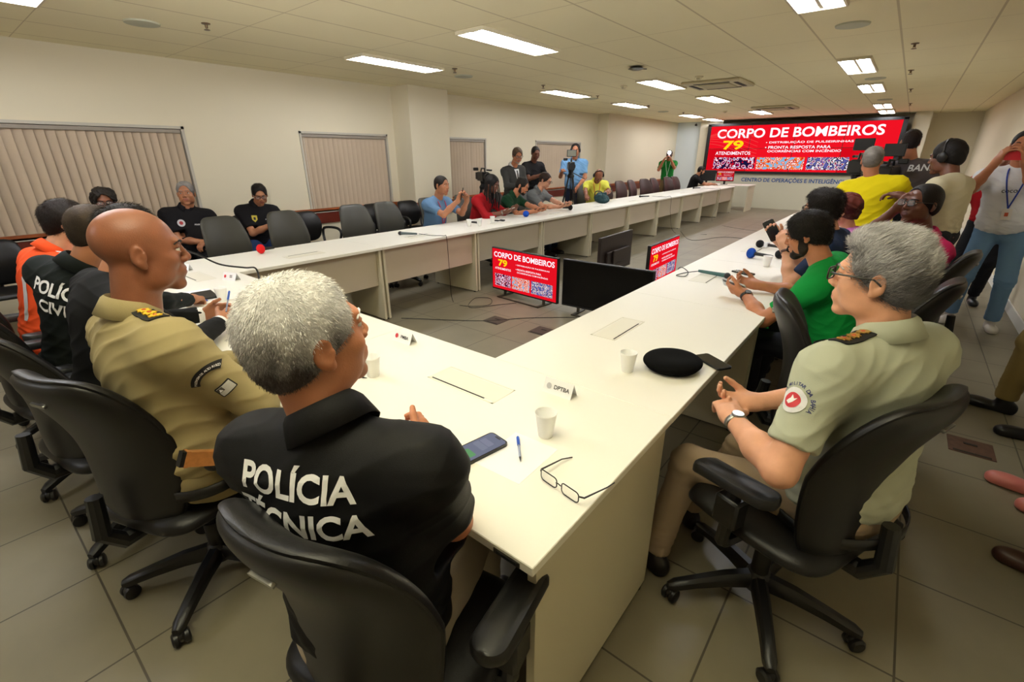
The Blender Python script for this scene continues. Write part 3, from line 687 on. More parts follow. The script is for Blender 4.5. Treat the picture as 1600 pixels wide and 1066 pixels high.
def add_hand(F, wr, hd, pn, side, s=1, curl=25, spread=4, thumb=30, lod=0, grip=None, point=None):
    """side=+1 right hand, -1 left hand; hd finger direction, pn palm normal"""
    hd = nrm(hd); pn = nrm(np.array(pn, float)-hd*(np.array(pn, float)@hd)); sd = np.cross(hd, pn)*side   # towards the thumb
    k = .006; fr = .0088*s if lod < 2 else .0095*s
    for i, off in enumerate((.028, .0095, -.0095, -.027)):
        kn = wr+hd*(.088-.004*abs(i-1))*s+sd*off*s
        F.cap(wr+hd*.012*s+sd*off*.7*s, kn, .0165*s, .0125*s, k=.016)
        L = (.078, .088, .082, .066)[i]*s; c = curl[i] if isinstance(curl, (list, tuple)) else curl
        d = nrm(hd+sd*math.tan(R_(spread*(1.5-i)/1.5))); ax = nrm(np.cross(d, pn)); p = kn
        for j, (fl, cf) in enumerate(((.46, .8), (.31, 1.1), (.23, .8))):
            d = rot(ax, c*cf)@d; q = p+d*L*fl
            F.cap(p, q, fr*(1.12-.1*j), fr*(1.02-.1*j), k=.0035 if j else .008); p = q
    F.cap(wr-hd*.02*s, wr+hd*.03*s, .024*s, .027*s, k=.02)
    t0 = wr+hd*.022*s+sd*.024*s; d = nrm(hd*.75+sd*.62+pn*(.10+thumb/90)); t1 = t0+d*.04*s
    d2 = nrm(d+hd*.5+pn*thumb/110); t2 = t1+d2*.034*s; t3 = t2+nrm(d2+hd*.3-sd*.15+pn*thumb/180)*.026*s
    F.cap(t0, t1, .0155*s, .0125*s, k=.012); F.cap(t1, t2, .0115*s, .0105*s, k=.005); F.cap(t2, t3, .0105*s, .0085*s, k=.004)
def hair_strands(V, Nn, n, L, flow, up=.5, wd=.0005, jit=.25, seed=1, keep=None):
    g = np.random.default_rng(seed); idx = np.arange(len(V))
    if keep is not None: idx = idx[keep]
    I = g.choice(idx, n); P = V[I]+g.normal(size=(n, 3))*.002; N = Nn[I]
    fl = flow(P) if callable(flow) else np.tile(np.array(flow, float), (n, 1))
    fl = fl-N*(fl*N).sum(1)[:, None]; D = N*up+fl+g.normal(size=(n, 3))*jit; D /= np.linalg.norm(D, axis=1)[:, None]
    D2 = D*.55+fl*.8+g.normal(size=(n, 3))*jit*.4; D2 /= np.linalg.norm(D2, axis=1)[:, None]+1e-9
    S_ = np.cross(D, g.normal(size=(n, 3))); S_ /= np.linalg.norm(S_, axis=1)[:, None]+1e-9
    ll = (L*g.uniform(.6, 1.15, n))[:, None]; P = P-N*.001
    a = P-S_*wd; b = P+S_*wd; m = P+D*ll*.55; c = m-S_*wd*.8; d = m+S_*wd*.8; e = m+D2*ll*.5
    v = np.stack([a, b, d, c, e, e+S_*wd*.25], 1).reshape(-1, 3); o = np.arange(n)[:, None]*6
    f = np.concatenate([o+np.array([[0, 1, 2, 3]]), o+np.array([[3, 2, 5, 4]])]); return v, f, I
def join(a, b): return np.concatenate([a[0], b[0]]), np.concatenate([a[1], b[1]+len(a[0])])
PEOPLE = {}
def smooth_v(vf, it):
    v, f = vf; n = len(v); a = np.concatenate([f[:, 0], f[:, 1], f[:, 2], f[:, 3]]); b = np.concatenate([f[:, 1], f[:, 2], f[:, 3], f[:, 0]])
    c = np.bincount(a, minlength=n)+np.bincount(b, minlength=n)
    for _ in range(it):
        s_ = np.stack([np.bincount(a, v[b, i], n)+np.bincount(b, v[a, i], n) for i in range(3)], 1)/np.maximum(c, 1)[:, None]
        v = v*.35+s_*.65
    return v
def folds(p, amp, seed, up, r):
    g = np.random.default_rng(seed); o = 0
    for i in range(3):
        d = nrm(up*g.uniform(.6, 1)+r*g.uniform(-.9, .9)); ph = p@d*g.uniform(38, 60)+2.2*wob(p*g.uniform(.25, .45), seed+i)
        m = np.clip(.5+.7*wob(p*.35, seed+20+i), 0, 1); o = o+m*((1-np.abs(np.sin(ph)))**1.6-.35)
    return amp*o
def person(key, label, hip, neck, yaw, head, hrot=(0, 0, 0), LW=None, RW=None, s=1.0, skin='tan', hair='short', hcol=((28, 22, 18), (36, 28, 22)), top=(20, 20, 22), sleeve='short', trouser=(60, 60, 66), feet=None, legs='sit',
           lpole=None, rpole=None, lh={}, rh={}, vox=.006, belly=1.0, chest=1.0, hs=1.0, collar=True, beard=None, glasses=None, shoe=(20, 18, 18), strands=0, slen=.012, sflow=None, sup=.5, rough=.8, woman=False, uarm=1.0, wr=.0035, knees=None, shirt_name='shirt', tseed=3, showlegs=True, tuck=True, collar_col=None, htop=None, nostrouser=False, upf=None, hairk={}, armk=1.0, group=None):
    hip = np.array(hip, float); N = np.array(neck, float); up = nrm(N-hip); T = np.linalg.norm(N-hip); r = rgt(yaw); r = nrm(r-up*(r@up)); f = np.cross(up, r)
    A = np.stack([r, f, up], 1); s0 = s; L = lambda x, y, z: hip+r*x+f*y+up*z
    base = (float(hip[0]), float(hip[1]), 0.0)
    t = thing('person', label, 'person', base, 0, group)
    sk = SKIN[skin]; g = .009
    sw = (.165 if woman else .183)*s*chest
    SH = {-1: L(-sw, .004, T-.082*s), 1: L(sw, .004, T-.082*s)}
    l1, l2 = .285*s*armk, .262*s*armk
    W = {}; E = {}; HDs = {}; PNs = {}
    dfl = {-1: LW, 1: RW}
    for sd in (-1, 1):
        pole = (lpole if sd < 0 else rpole); pole = pole if pole is not None else (r*sd*.6-UP*.8-f*.2)
        tgt = dfl[sd] if dfl[sd] is not None else SH[sd]-UP*.5+f*.08+r*sd*.06
        E[sd], W[sd] = ik(SH[sd], tgt, l1, l2, pole)
    # ---- legs
    HJ = {sd: hip+r*sd*.085*s-UP*.01 for sd in (-1, 1)}
    ff = nrm(np.array((f[0], f[1], 0))); FT = {}; KN = {}
    for i, sd in enumerate((-1, 1)):
        if feet is not None and feet[i] is not None: ft = np.array(feet[i], float)
        elif legs == 'sit': ft = hip+ff*(.42 if sd < 0 else .45)+r*sd*.12; ft = np.array((ft[0], ft[1], .09))
        else: ft = hip+r*sd*.11+ff*.02; ft = np.array((ft[0], ft[1], .09))
        KN[sd], FT[sd] = ik(HJ[sd], ft, .43*s, .41*s, ff+(UP*.9 if legs == 'sit' else UP*.1)+r*sd*.15)
    # ---- body (skin)
    B = Fld(); H = np.array(head, float); Rh = headframe(*hrot); hs_ = hs*s
    hp = lambda x, y, z: H+Rh@(np.array((x, y, z))*hs_)
    def he(c, rr, k=.012, op=1, tilt=None):
        B.ell(hp(*c), np.array(rr)*hs_, Rh if tilt is None else tilt, k, op)
    B.cap(L(0, 0, T*.35), L(0, 0, T-.16), .09*s, .085*s, k=.04); B.cap(L(0, .0, T-.16), L(0, 0, T-.06), .085*s, .05*s, k=.03); B.cap(SH[-1], SH[1], .042*s, .042*s, k=.03)
    B.cap(L(0, 0, -.0), L(0, 0, T*.35), .11*s, .10*s, k=.05)
    B.cap(N-up*.05, hp(0, -.022, -.055), (.052 if woman else .060)*s, (.047 if woman else .056)*hs_, k=.03)
    for sd in (-1, 1):
        B.cap(SH[sd], E[sd], .046*s*uarm, .038*s*uarm, k=.03); B.cap(E[sd], E[sd]*.6+W[sd]*.4, .037*s*uarm, .039*s*uarm, k=.02); B.cap(E[sd]*.6+W[sd]*.4, W[sd], .038*s*uarm, .026*s, k=.02)
        fa = nrm(W[sd]-E[sd]); o = dict(lh if sd < 0 else rh); hd = o.pop('d', None); hd = fa if hd is None else nrm(np.array(hd, float)); pn = o.pop('n', None)
        if pn is None: pn = -UP if abs(fa[2]) < .8 else -r*sd
        HDs[sd] = hd; PNs[sd] = nrm(np.array(pn, float)-hd*(np.array(pn, float)@hd))
        add_hand(B, W[sd], hd, pn, sd, s*(.93 if woman else 1), lod=0 if vox < .0065 else 2, **o)
        B.cap(HJ[sd], KN[sd], .07*s, .05*s, k=.04); B.cap(KN[sd], FT[sd], .045*s, .032*s, k=.03)
    he((0, -.012, .036), (.0745, .092, .080), .02); he((0, .030, -.004), (.066, .060, .086), .02); he((0, .026, -.062), (.057 if not woman else .051, .056, .046), .025)
    he((0, .070, -.099), (.024, .021, .018), .022)
    for sd in (-1, 1):
        he((sd*.042, .056, -.024), (.024, .024, .022), .018); he((sd*.050, .022, -.062), (.014, .036, .030), .022)
    he((0, .083, .026), (.046, .013, .010), .014)
    B.cap(hp(0, .088, .014), hp(0, .1045, -.022), .0068*hs_, .0100*hs_, k=.010)
    he((0, .105, -.026), (.0110, .0095, .0095), .006)
    for sd in (-1, 1): he((sd*.0130, .0955, -.030), (.0085, .010, .0075), .006)
    for sd in (-1, 1): he((sd*.0325, .0985, .007), (.0185, .0145, .0115), .010, -1)
    for sd in (-1, 1): he((sd*.0315, .0795, .0125), (.0165, .0125, .0068), .004); he((sd*.0315, .0790, -.0035), (.0155, .0120, .0050), .005)
    he((0, .080, -.060), (.031, .0175, .022), .014); he((0, .0925, -.0540), (.021, .0055, .0045), .005); he((0, .0910, -.0655), (.0175, .0060, .0055), .006)
    he((0, .0995, -.0597), (.023, .006, .0013), .002, -1)
    for sd in (-1, 1):
        et = Rh@rot((0, 0, 1), 18*-sd)@rot((1, 0, 0), -10)
        B.ell(hp(sd*.0775, -.010, -.004), np.array((.0075, .0185, .0285))*hs_, et, .006); B.ell(hp(sd*.0755, -.004, -.028), np.array((.007, .011, .012))*hs_, et, .006)
        B.ell(hp(sd*.0855, -.006, .003), np.array((.0062, .0125, .021))*hs_, et, .004, -1); B.ell(hp(sd*.0800, .000, -.006), np.array((.0035, .006, .008))*hs_, et, .004)
    v, fc = B.mesh(vox)
    body = np_obj('body', (v, fc), [sk, LIPS.get(skin, sk)], t, base)
    # lips get their own material on the same surface
    cen = v[fc].mean(1); lo = (cen-H)@Rh/hs_
    lip = ((lo[:, 0]/.0235)**2+((lo[:, 2]+.0600)/.0115)**2 < 1) & (lo[:, 1] > .084)
    body.data.polygons.foreach_set('material_index', lip.astype(np.int32)); body.data.update()
    if vox < .0075:
        for sd in (-1, 1):
            e = MB(); e.ball(hp(sd*.0315, .0785, .0045), .0112*hs_, 16, 12, axes=[Rh[:, 0], Rh[:, 2], Rh[:, 1]])
            me = e.build('eye', [M_eye, M_iris], t, smooth=True, off=base)
            for p in me.data.polygons:
                d = (np.array(p.center)+np.array(base)-hp(sd*.0315, .0785, .0045))@Rh[:, 1]
                p.material_index = 1 if d > .0098*hs_ else 0
    # ---- hair
    hc0, hc1 = hcol
    PEOPLE[key] = dict(t=t, base=base, H=H, Rh=Rh, hp=hp, SH=SH, E=E, W=W, L=L, r=r, f=f, up=up, N=N, T=T, hs=hs_, FT=FT, KN=KN, HD=HDs, PN=PNs)
    def hcolor(P):
        q = (P-H)@Rh/hs_; w_ = np.clip((q[:, 2]-(htop or .0)+.02*wob(P*3, 5))/.09, 0, 1)[:, None]
        c = np.array(lin(hc0))*(1-w_)+np.array(lin(hc1))*w_; return c*(1+.10*wob(P*6, 9))[:, None].clip(-.5, 1.5)
    if hair != 'bald':
        Fh = Fld(); th = dict(short=.005, crop=.003, swept=.012, curly=.020, dreads=.012, long=.015, afro=.022, receding=.004)[hair]; th = hairk.get('t', th)*hs_
        Fh.ell(hp(0, -.014, .035), np.array((.0745, .094, .082))*hs_+th, Rh, .01); Fh.ell(hp(0, -.045, -.012), np.array((.062, .056, .062))*hs_+th, Rh, .02)
        Fh.ell(hp(0, .018, .03), np.array((.066, .060, .072))*hs_+th, Rh, .02)
        if hair == 'swept': Fh.ell(hp(0, .04, .095), np.array((.05, .045, .026))*hs_, Rh, .03); Fh.ell(hp(0, .0, .102), np.array((.05, .07, .03))*hs_, Rh, .03)
        fy, fz = hairk.get('front', (.078, .078) if hair != 'receding' else (.045, .10)); by, bz = hairk.get('nape', (-.085, -.072))
        sy, sz = hairk.get('side', (.040, -.022)); nn = Rh@np.array((0, sz-bz, -(sy-by))); Fh.cut(nn, hp(0, by, bz), k=.008)
        Fh.ell(hp(0, .092, fz-.084), np.array((.0605, .060+(.078-fy)*1.4, .086))*hs_, Rh, .008, -1)
        Fh.cut(Rh@np.array((0, 1., -.25)), hp(0, .062, -.02), .05) if False else None
        # sideburn notch in front of the ear
        if hair not in ('long', 'dreads'):
            Fh.cut(Rh@np.array((0, 0, -1.)), hp(0, 0, -.075))
        if hair == 'long': Fh.cap(hp(0, -.05, -.02), hp(0, -.06, -.16), .075*hs_, .065*hs_, k=.03)
        vv = Fh.mesh(min(vox, .005), noise=dict(curly=.007, afro=.005, swept=.002, long=.003, dreads=.003, short=.0022).get(hair, .0008), seed=len(key)+7, nscale=dict(curly=3.2, afro=4, swept=2, short=3).get(hair, 1.5))
        if hair == 'dreads':
            q = MB(); g_ = np.random.default_rng(4)
            for k_ in range(46):
                a = R_(g_.uniform(75, 285)) if k_ > 8 else R_(g_.uniform(35, 325)); 
                p0 = hp(.078*math.sin(a)*.95, -.01+.095*math.cos(a)*1.0, g_.uniform(-.03, .07)); o = Rh@np.array((math.sin(a), math.cos(a), 0))*.012
                q.tube(spline([p0, p0+o-UP*.08, p0+o*1.6-UP*.20+g_.normal(size=3)*.006, p0+o*1.2-UP*g_.uniform(.28, .36)+g_.normal(size=3)*.012], 4), [.0075*hs_]*12+[.005], 6)
            vt = np.array(q.v); ft_ = [f_ for f_ in q.f if len(f_) == 4]; vv = join(vv, (vt, np.array(ft_)))
        nr = vnormals(*vv)
        if strands:
            fl = (lambda P: np.tile(Rh@np.array(sflow), (len(P), 1))) if sflow is not None else (lambda P: (P-hp(0, -.03, .12)))
            if callable(upf): fl = lambda P: upf(P, H, Rh)
            lo2 = (vv[0]-H)@Rh@np.array([0, 0, 1.]); 
            out = ((nr*(vv[0]-hp(0, -.01, .02))).sum(1) > .02)
            sv, sf, I = hair_strands(vv[0], nr, strands, slen, lambda P: fl(P)/(np.linalg.norm(fl(P), axis=1)[:, None]+1e-9), sup, keep=out, seed=len(key)+3)
            c1 = hcolor(vv[0]); gg_ = np.random.default_rng(2).uniform(.72, 1.3, len(I)); c2 = np.repeat(c1[I]*gg_[:, None], 6, 0)
            vv2 = join(vv, (sv, sf)); np_obj('hair', vv2, M_hair, t, base, col=np.concatenate([c1*.8, c2]))
        else: np_obj('hair', vv, M_hair, t, base, col=hcolor(vv[0]))
    if vox < .0075 and hair != 'none':
        for sd in (-1, 1):
            q = MB(); P = [hp(sd*x, y, z) for x, y, z in ((.012, .0965, .021), (.026, .0945, .027), (.04, .0865, .0265), (.05, .076, .02))]
            q.tube(spline(P, 4), [.0022*hs_]+[.003*hs_]*8+[.002*hs_]*4, 6); np_obj('eyebrow', (np.array(q.v), np.array([f_ for f_ in q.f if len(f_) == 4])), M_hair, t, base, col=hcolor(np.array(q.v)) if hair != 'bald' else np.tile(np.array(lin((30, 20, 16))), (len(q.v), 1)))
    if beard:
        Fb = Fld(); tb = beard.get('t', .006); Fb.ell(hp(0, .026, -.062), np.array((.057, .056, .046))*hs_+tb, Rh, .02); Fb.ell(hp(0, .070, -.099), np.array((.024, .021, .018))*hs_+tb, Rh, .02)
        for sd in (-1, 1): Fb.ell(hp(sd*.052, .018, -.045), np.array((.012, .026, .045))*hs_+tb, Rh, .02)
        Fb.ell(hp(0, .088, -.048), np.array((.03, .016, .008))*hs_, Rh, .01)
        Fb.ell(hp(0, .10, -.060), np.array((.02, .02, .010))*hs_, Rh, .006, -1); Fb.ell(hp(0, .06, .0), np.array((.053, .080, .044))*hs_, Rh, .01, -1)
        Fb.cut(Rh@np.array((0, -1., .15)), hp(0, -.004, -.03))
        bv = Fb.mesh(min(vox, .005), noise=.0012, seed=8, nscale=3); np_obj('beard', bv, M_hair, t, base, col=np.tile(np.array(lin(beard.get('col', (30, 22, 18)))), (len(bv[0]), 1)))
    # ---- garment
    G = Fld(); gb = g*1.0
    G.ell(L(0, .012*belly, .06), (.168*s*belly, .128*s*belly, .14), A, .05); G.ell(L(0, .02*belly, .18), (.160*s*belly, .126*s*belly, .16), A, .07)
    G.ell(L(0, .0, T*.62), (.172*s*chest, .122*s*chest, .18), A, .07); G.ell(L(0, -.018, T-.125), (.165*s*chest, .098*s, .10), A, .06)
    if woman: 
        for sd in (-1, 1): G.ell(L(sd*.07, .085, T*.60), (.06*s, .05*s, .06*s), A, .03)
    G.cap(SH[-1]-f*.008, SH[1]-f*.008, .060*s, .060*s, k=.06)
    for sd in (-1, 1): G.cap(N+r*sd*.03*s-up*.035-f*.012, SH[sd]*.75+N*.25-up*.008, .046*s, .052*s, k=.07)
    if sleeve == 'short':
        for sd in (-1, 1):
            d = nrm(E[sd]-SH[sd]); e = SH[sd]+d*l1*.74; G.cap(SH[sd], SH[sd]+d*l1*.92, .056*s*uarm, (.058 if not woman else .05)*s*uarm, k=.075); G.cut(d, e, .085)
    elif sleeve in ('long', 'rolled'):
        for sd in (-1, 1):
            fr = .97 if sleeve == 'long' else .55; d = nrm(W[sd]-E[sd]); G.cap(SH[sd], E[sd], .057*s*uarm, .053*s*uarm, k=.07); G.cap(E[sd], E[sd]+d*l2*(fr+.1), .053*s*uarm, .040*s, k=.03); G.cut(d, E[sd]+d*l2*fr, .07)
    G.cut(-up, hip-up*(.035 if tuck else .10)+f*0, None) if legs != 'none' else None
    gv = G.mesh(max(vox, .005)); gv = (smooth_v(gv, 14 if vox < .007 else 6), gv[1])
    if wr: gv = (gv[0]+vnormals(*gv)*folds(gv[0], wr, tseed, up, r)[:, None], gv[1])
    # finer creases gather at the waist and the elbows
    if wr:
        q = gv[0]; n_ = vnormals(*gv); a = (q-hip)@up; wgt = np.exp(-((a-.05)/.09)**2)
        for sd in (-1, 1): wgt = wgt+np.exp(-(((q-E[sd])**2).sum(1))/.008)+.6*np.exp(-(((q-SH[sd])**2).sum(1))/.006)
        rid = np.sin(a*150+5*wob(q*.6, 3))*.5+.5*np.sin((q-hip)@r*70+a*90+3*wob(q*.5, 5)); gv = (q+n_*(wgt*rid*.0028)[:, None], gv[1])
    M_top_ = mat('cloth_%d_%d_%d' % top, top, rough, bump=.25, bscale=900, spec=.22, bdet=2)
    go = np_obj(shirt_name, gv, M_top_, t, base)
    PEOPLE[key]['shirt'] = bvh(gv) if vox <= .0062 or key in BVHK else None; PEOPLE[key]['garment'] = go
    if collar:
        q = MB(); V_ = []; n = 28; cr = .066*s*(1 if not woman else .9)
        prof = [(.94, -.022), (.97, .030), (1.02, .038), (1.10, .030), (1.30, -.008)]
        lean = nrm(hp(0, -.02, -.06)-N); cc0 = N-lean*.005; rr_ = nrm(r-lean*(r@lean)); ff_ = np.cross(lean, rr_)
        for i in range(n+1):
            th_ = R_(18+324*i/n); fx = max(0, math.cos(th_-0))  # 0 = front
            for j, (pr, pz) in enumerate(prof):
                zz = pz*s-(fx**6)*.020*(j >= 3)-fx*.018+.010*(1-fx)*(1 if j < 4 else .2); V_.append(cc0+rr_*math.sin(th_)*cr*pr*1.02+ff_*math.cos(th_)*cr*pr*1.0+lean*zz)
        m = len(prof); q.add(V_, [(i*m+j, i*m+j+1, (i+1)*m+j+1, (i+1)*m+j) for i in range(n) for j in range(m-1)])
        co = q.build('collar', mat('cloth_%d_%d_%d' % (collar_col or top), collar_col or top, rough, bump=.25, bscale=900, spec=.22, bdet=2), t, smooth=True, off=base)
        md = co.modifiers.new('t', 'SOLIDIFY'); md.thickness = .003
    if showlegs:
        Q = Fld(); Q.ell(hip+up*.0, (.150*s*max(1, belly*.97), .115*s*max(1, belly*.95), .11), A, .04)
        for sd in (-1, 1):
            Q.cap(HJ[sd], KN[sd], .088*s, .066*s, k=.05); Q.cap(KN[sd], FT[sd]+UP*.0, .062*s, .052*s, k=.03); Q.cut(nrm(FT[sd]-KN[sd]), FT[sd]+UP*.012, .09)
        qv = Q.mesh(max(vox, .007), noise=.003, seed=5)
        q = qv[0]; n_ = vnormals(*qv); wgt = 0
        for sd in (-1, 1): wgt = wgt+np.exp(-(((q-KN[sd])**2).sum(1))/.01)+np.exp(-(((q-HJ[sd])**2).sum(1))/.01)+.7*np.exp(-(((q-FT[sd])**2).sum(1))/.02)
        qv = (q+n_*(wgt*np.sin(q[:, 2]*120+4*wob(q*.7, 2))*.003)[:, None], qv[1])
        np_obj('trousers', qv, mat('cloth_%d_%d_%d' % trouser, trouser, .8, bump=.25, bscale=900, spec=.22, bdet=2), t, base)
        for sd in (-1, 1):
            Z = Fld(); a = np.array((FT[sd][0], FT[sd][1], 0)); d = nrm(ff+r*sd*.18); d[2] = 0; d = nrm(d)
            X_ = np.stack([np.cross(d, UP), d, UP], 1)
            Z.ell(a-d*.02+UP*.045, (.036*s, .055*s, .045), X_, .02); Z.ell(a+d*.10*s+UP*.032, (.045*s, .085*s, .034), X_, .03); Z.cap(a-d*.035+UP*.02, a+d*.15*s+UP*.018, .032*s, .036*s, k=.02); Z.cut((0, 0, -1), (0, 0, .002)); Z.cap(FT[sd]+UP*.0, a+UP*.06, .038*s, .036*s, k=.02)
            zz = Z.mesh(.006 if vox < .007 else .008); np_obj('shoe', zz, mat('shoe_%d_%d_%d' % shoe, shoe, .35), t, base)
    if glasses:
        q = MB(); rr0 = (.0022 if glasses == 'black' else .0013)*hs_; gm = glasses if isinstance(glasses, str) else 'black'
        for sd in (-1, 1):
            P = [hp(sd*(.033+x*1.05), .108-.10*(abs(x)+.0)**1.0*.25-(.004 if sd*x > 0 else 0), .004+y) for x, y in rrect(.048, .032, .011, 4)]
            q.tube(P+[P[0]], rr0, 6); q.tube([hp(sd*.058, .100, .010), hp(sd*.077, .085, .011), hp(sd*.0815, .0, .010), hp(sd*.081, -.018, -.004)], rr0*1.1, 6)
        q.tube([hp(-.0095, .108, .007), hp(0, .112, .010), hp(.0095, .108, .007)], rr0, 6)
        gf = q.build('glasses', M_blk if gm == 'black' else M_gold, t, smooth=True, off=base)
        for sd in (-1, 1):
            z = MB(); P = [hp(sd*(.033+x*1.03), .1075-.10*abs(x)*.25, .004+y) for x, y in rrect(.047, .031, .011, 4)]
            z.add(P, [tuple(range(len(P)))]); z.build('lens', M_lens, gf, off=base)
    return PEOPLE[key]
BVHK = set()
def skinm(name, rgb, rough=.5): return mat(name, rgb, rough, var=.07, vscale=22, bump=.10, bscale=260, spec=.4, sss=.06)
SKIN = dict(tan=skinm('skin_tan', (186, 122, 88)), fair=skinm('skin_fair', (214, 158, 128)), brown=skinm('skin_brown', (136, 84, 60), .4), dark=skinm('skin_dark', (112, 70, 52), .42), deep=skinm('skin_deep', (104, 62, 46), .42), olive=skinm('skin_olive', (172, 116, 84)))
LIPS = dict(tan=mat('lips_tan', (160, 86, 72), .4), fair=mat('lips_fair', (186, 108, 98), .4), brown=mat('lips_brown', (120, 66, 56), .4), dark=mat('lips_dark', (96, 50, 46), .4), deep=mat('lips_deep', (84, 40, 40), .4), olive=mat('lips_olive', (150, 84, 70), .4))
M_eye = mat('eye_white', (214, 206, 198), .2); M_iris = mat('eye_iris', (34, 22, 16), .15); M_hair = mat('hair', (40, 30, 26), .6, attr='Col', spec=.3, bump=.6, bscale=140, bdet=6)
M_gold = mat('thin_metal_frame', (170, 140, 90), .25, metal=.9)
def lens_mat():
    m = bpy.data.materials.new('lens_glass'); m.use_nodes = True; nt = m.node_tree; b = nt.nodes['Principled BSDF']; b.inputs['Base Color'].default_value = (.8, .85, .9, 1); b.inputs['Roughness'].default_value = .05; b.inputs['Alpha'].default_value = .14; return m
M_lens = lens_mat()
def watch(key, sd, dial=(20, 20, 20), strap=(30, 30, 30), metal=False, back=.03):
    P = PEOPLE[key]; W, E = P['W'][sd], P['E'][sd]; d = nrm(W-E); c = W-d*back; o = nrm(UP-d*(UP@d)); e = np.cross(d, o)
    q = MB(); n = 20; R0 = .031
    for k in (-1, 1): pass
    v = []; 
    for zz in (-.009, .009):
        for i in range(n):
            a = 2*math.pi*i/n; v.append(c+d*zz+(o*math.cos(a)*R0*.92+e*math.sin(a)*R0*1.05))
    f = [(i, (i+1) % n, n+(i+1) % n, n+i) for i in range(n)]; q.add(v, f)
    st = q.build('wristwatch', M_met if metal else mat('strap_%d' % strap[0], strap, .5), P['t'], smooth=True, off=P['base']); md = st.modifiers.new('t', 'SOLIDIFY'); md.thickness = .003; md.offset = 1
    z = MB(); z.lathe([(.018, 0), (.019, .004), (.017, .008), (.001, .008)], c+o*R0*.9, 20, axes=(d, e, o)); z.build('watch_dial', M_met if metal else mat('dial', dial, .2), st, smooth=True, off=P['base'])
A_ = person('A', 'grey-haired man seen from behind in a black polo lettered POLÍCIA TÉCNICA', (-.30, -.215, .54), (-.330, -.215, 1.075), 25, (-.385, -.205, 1.232), (-4, 8, 0),
    LW=(-.60, .03, .785), RW=(-.46, .09, .785), s=1.0, skin='tan', hair='crop', hcol=((84, 76, 74), (228, 226, 226)), top=(13, 13, 15), trouser=(186, 172, 152), vox=.0042, belly=1.12, chest=1.04, hs=1.06, strands=30000, slen=.007, sup=.6, htop=-.04,
    rpole=(.75, -.2, -.5), lpole=(-.7, -.2, -.6), lh=dict(d=(.45, .8, .12), n=(.8, -.3, -.2), curl=22), rh=dict(d=(-.55, .75, .25), n=(-.7, -.5, -.2), curl=38, thumb=10), hairk=dict(t=.005, front=(.070, .088), nape=(-.085, -.078)), uarm=1.1, rough=.62)
B_ = person('B', 'bald officer in a khaki uniform with yellow rank stars, in profile, holster at his hip', (-1.235, -.25, .58), (-1.275, -.285, 1.12), 6, (-1.27, -.225, 1.295), (-10, -2, 0),
    LW=(-1.46, .06, .80), RW=(-1.28, .03, .81), s=1.02, skin='brown', hair='bald', top=(158, 144, 104), sleeve='long', trouser=(150, 136, 98), vox=.0045, belly=1.05, chest=1.06, hs=1.03,
    rpole=(.95, -.1, -.45), lpole=(-.6, -.2, -.6), lh=dict(d=(.6, .6, .1), n=(.5, -.5, -.4), curl=30), rh=dict(d=(-.55, .8, .1), n=(-.5, -.5, -.5), curl=30), uarm=1.12, wr=.005, shirt_name='uniform_shirt', rough=.85)
O_ = person('O', 'grey-haired officer with black glasses in a pale grey-green uniform shirt, hands joined on his lap', (.50, .95, .56), (.475, .955, 1.10), 60, (.43, .965, 1.245), (82, 0, 0),
    LW=(.165, .84, .775), RW=(.20, 1.02, .765), s=1.0, skin='fair', hair='swept', hcol=((116, 114, 116), (214, 212, 214)), top=(176, 180, 160), trouser=(150, 130, 106), vox=.0042, belly=1.15, chest=1.08, hs=1.0, strands=26000, slen=.018, sup=.75,
    sflow=(0, -.7, .6), htop=.0, lpole=(.35, -.75, -.5), rpole=(.3, .8, -.5), lh=dict(d=(-.45, .85, .05), n=(.1, .1, -1), curl=34), rh=dict(d=(-.75, -.6, .05), n=(.2, -.2, .9), curl=30), feet=((-.02, .86, .09), (.0, 1.2, .09)), uarm=1.12, glasses='black', rough=.8, shirt_name='uniform_shirt', hairk=dict(front=(.072, .082), t=.001))

def L_(key): return PEOPLE[key]
M_wtx = mat('white_print', (236, 236, 238), .6); M_cloth_bk = mat('patch_black', (16, 16, 18), .7); M_yel = mat('star_yellow', (236, 190, 52), .5)
def text_decal(name, key, txts, o, U, V_, size, m, lift=.0025, target=None, **k):
    P = PEOPLE[key]; mb = MB()
    for tx, x, y, sz in txts: text_into(mb, tx, Matrix.Translation((x, y, 0)), sz, **k)
    return decal(name, mb, P['shirt'], o, U, V_, m, target or P['garment'], P['base'], lift)
P = PEOPLE['A']
text_decal('back_lettering', 'A', [('POLÍCIA', 0, .03, .064), ('TÉCNICA', 0.005, -.036, .064)], P['L'](-.022, -.14, .415), P['r'], P['up'], .08, M_wtx, bold=.028, sx=1.02)
def star(r0, r1, n=9, z=0, mb=None, cx=0, cy=0, h=.003):
    pts = []
    for i in range(2*n):
        a = math.pi*i/n; r_ = r0 if i % 2 else r1; pts.append((cx+r_*math.cos(a), cy+r_*math.sin(a)))
    mb.prism(pts, z, z+h); return mb
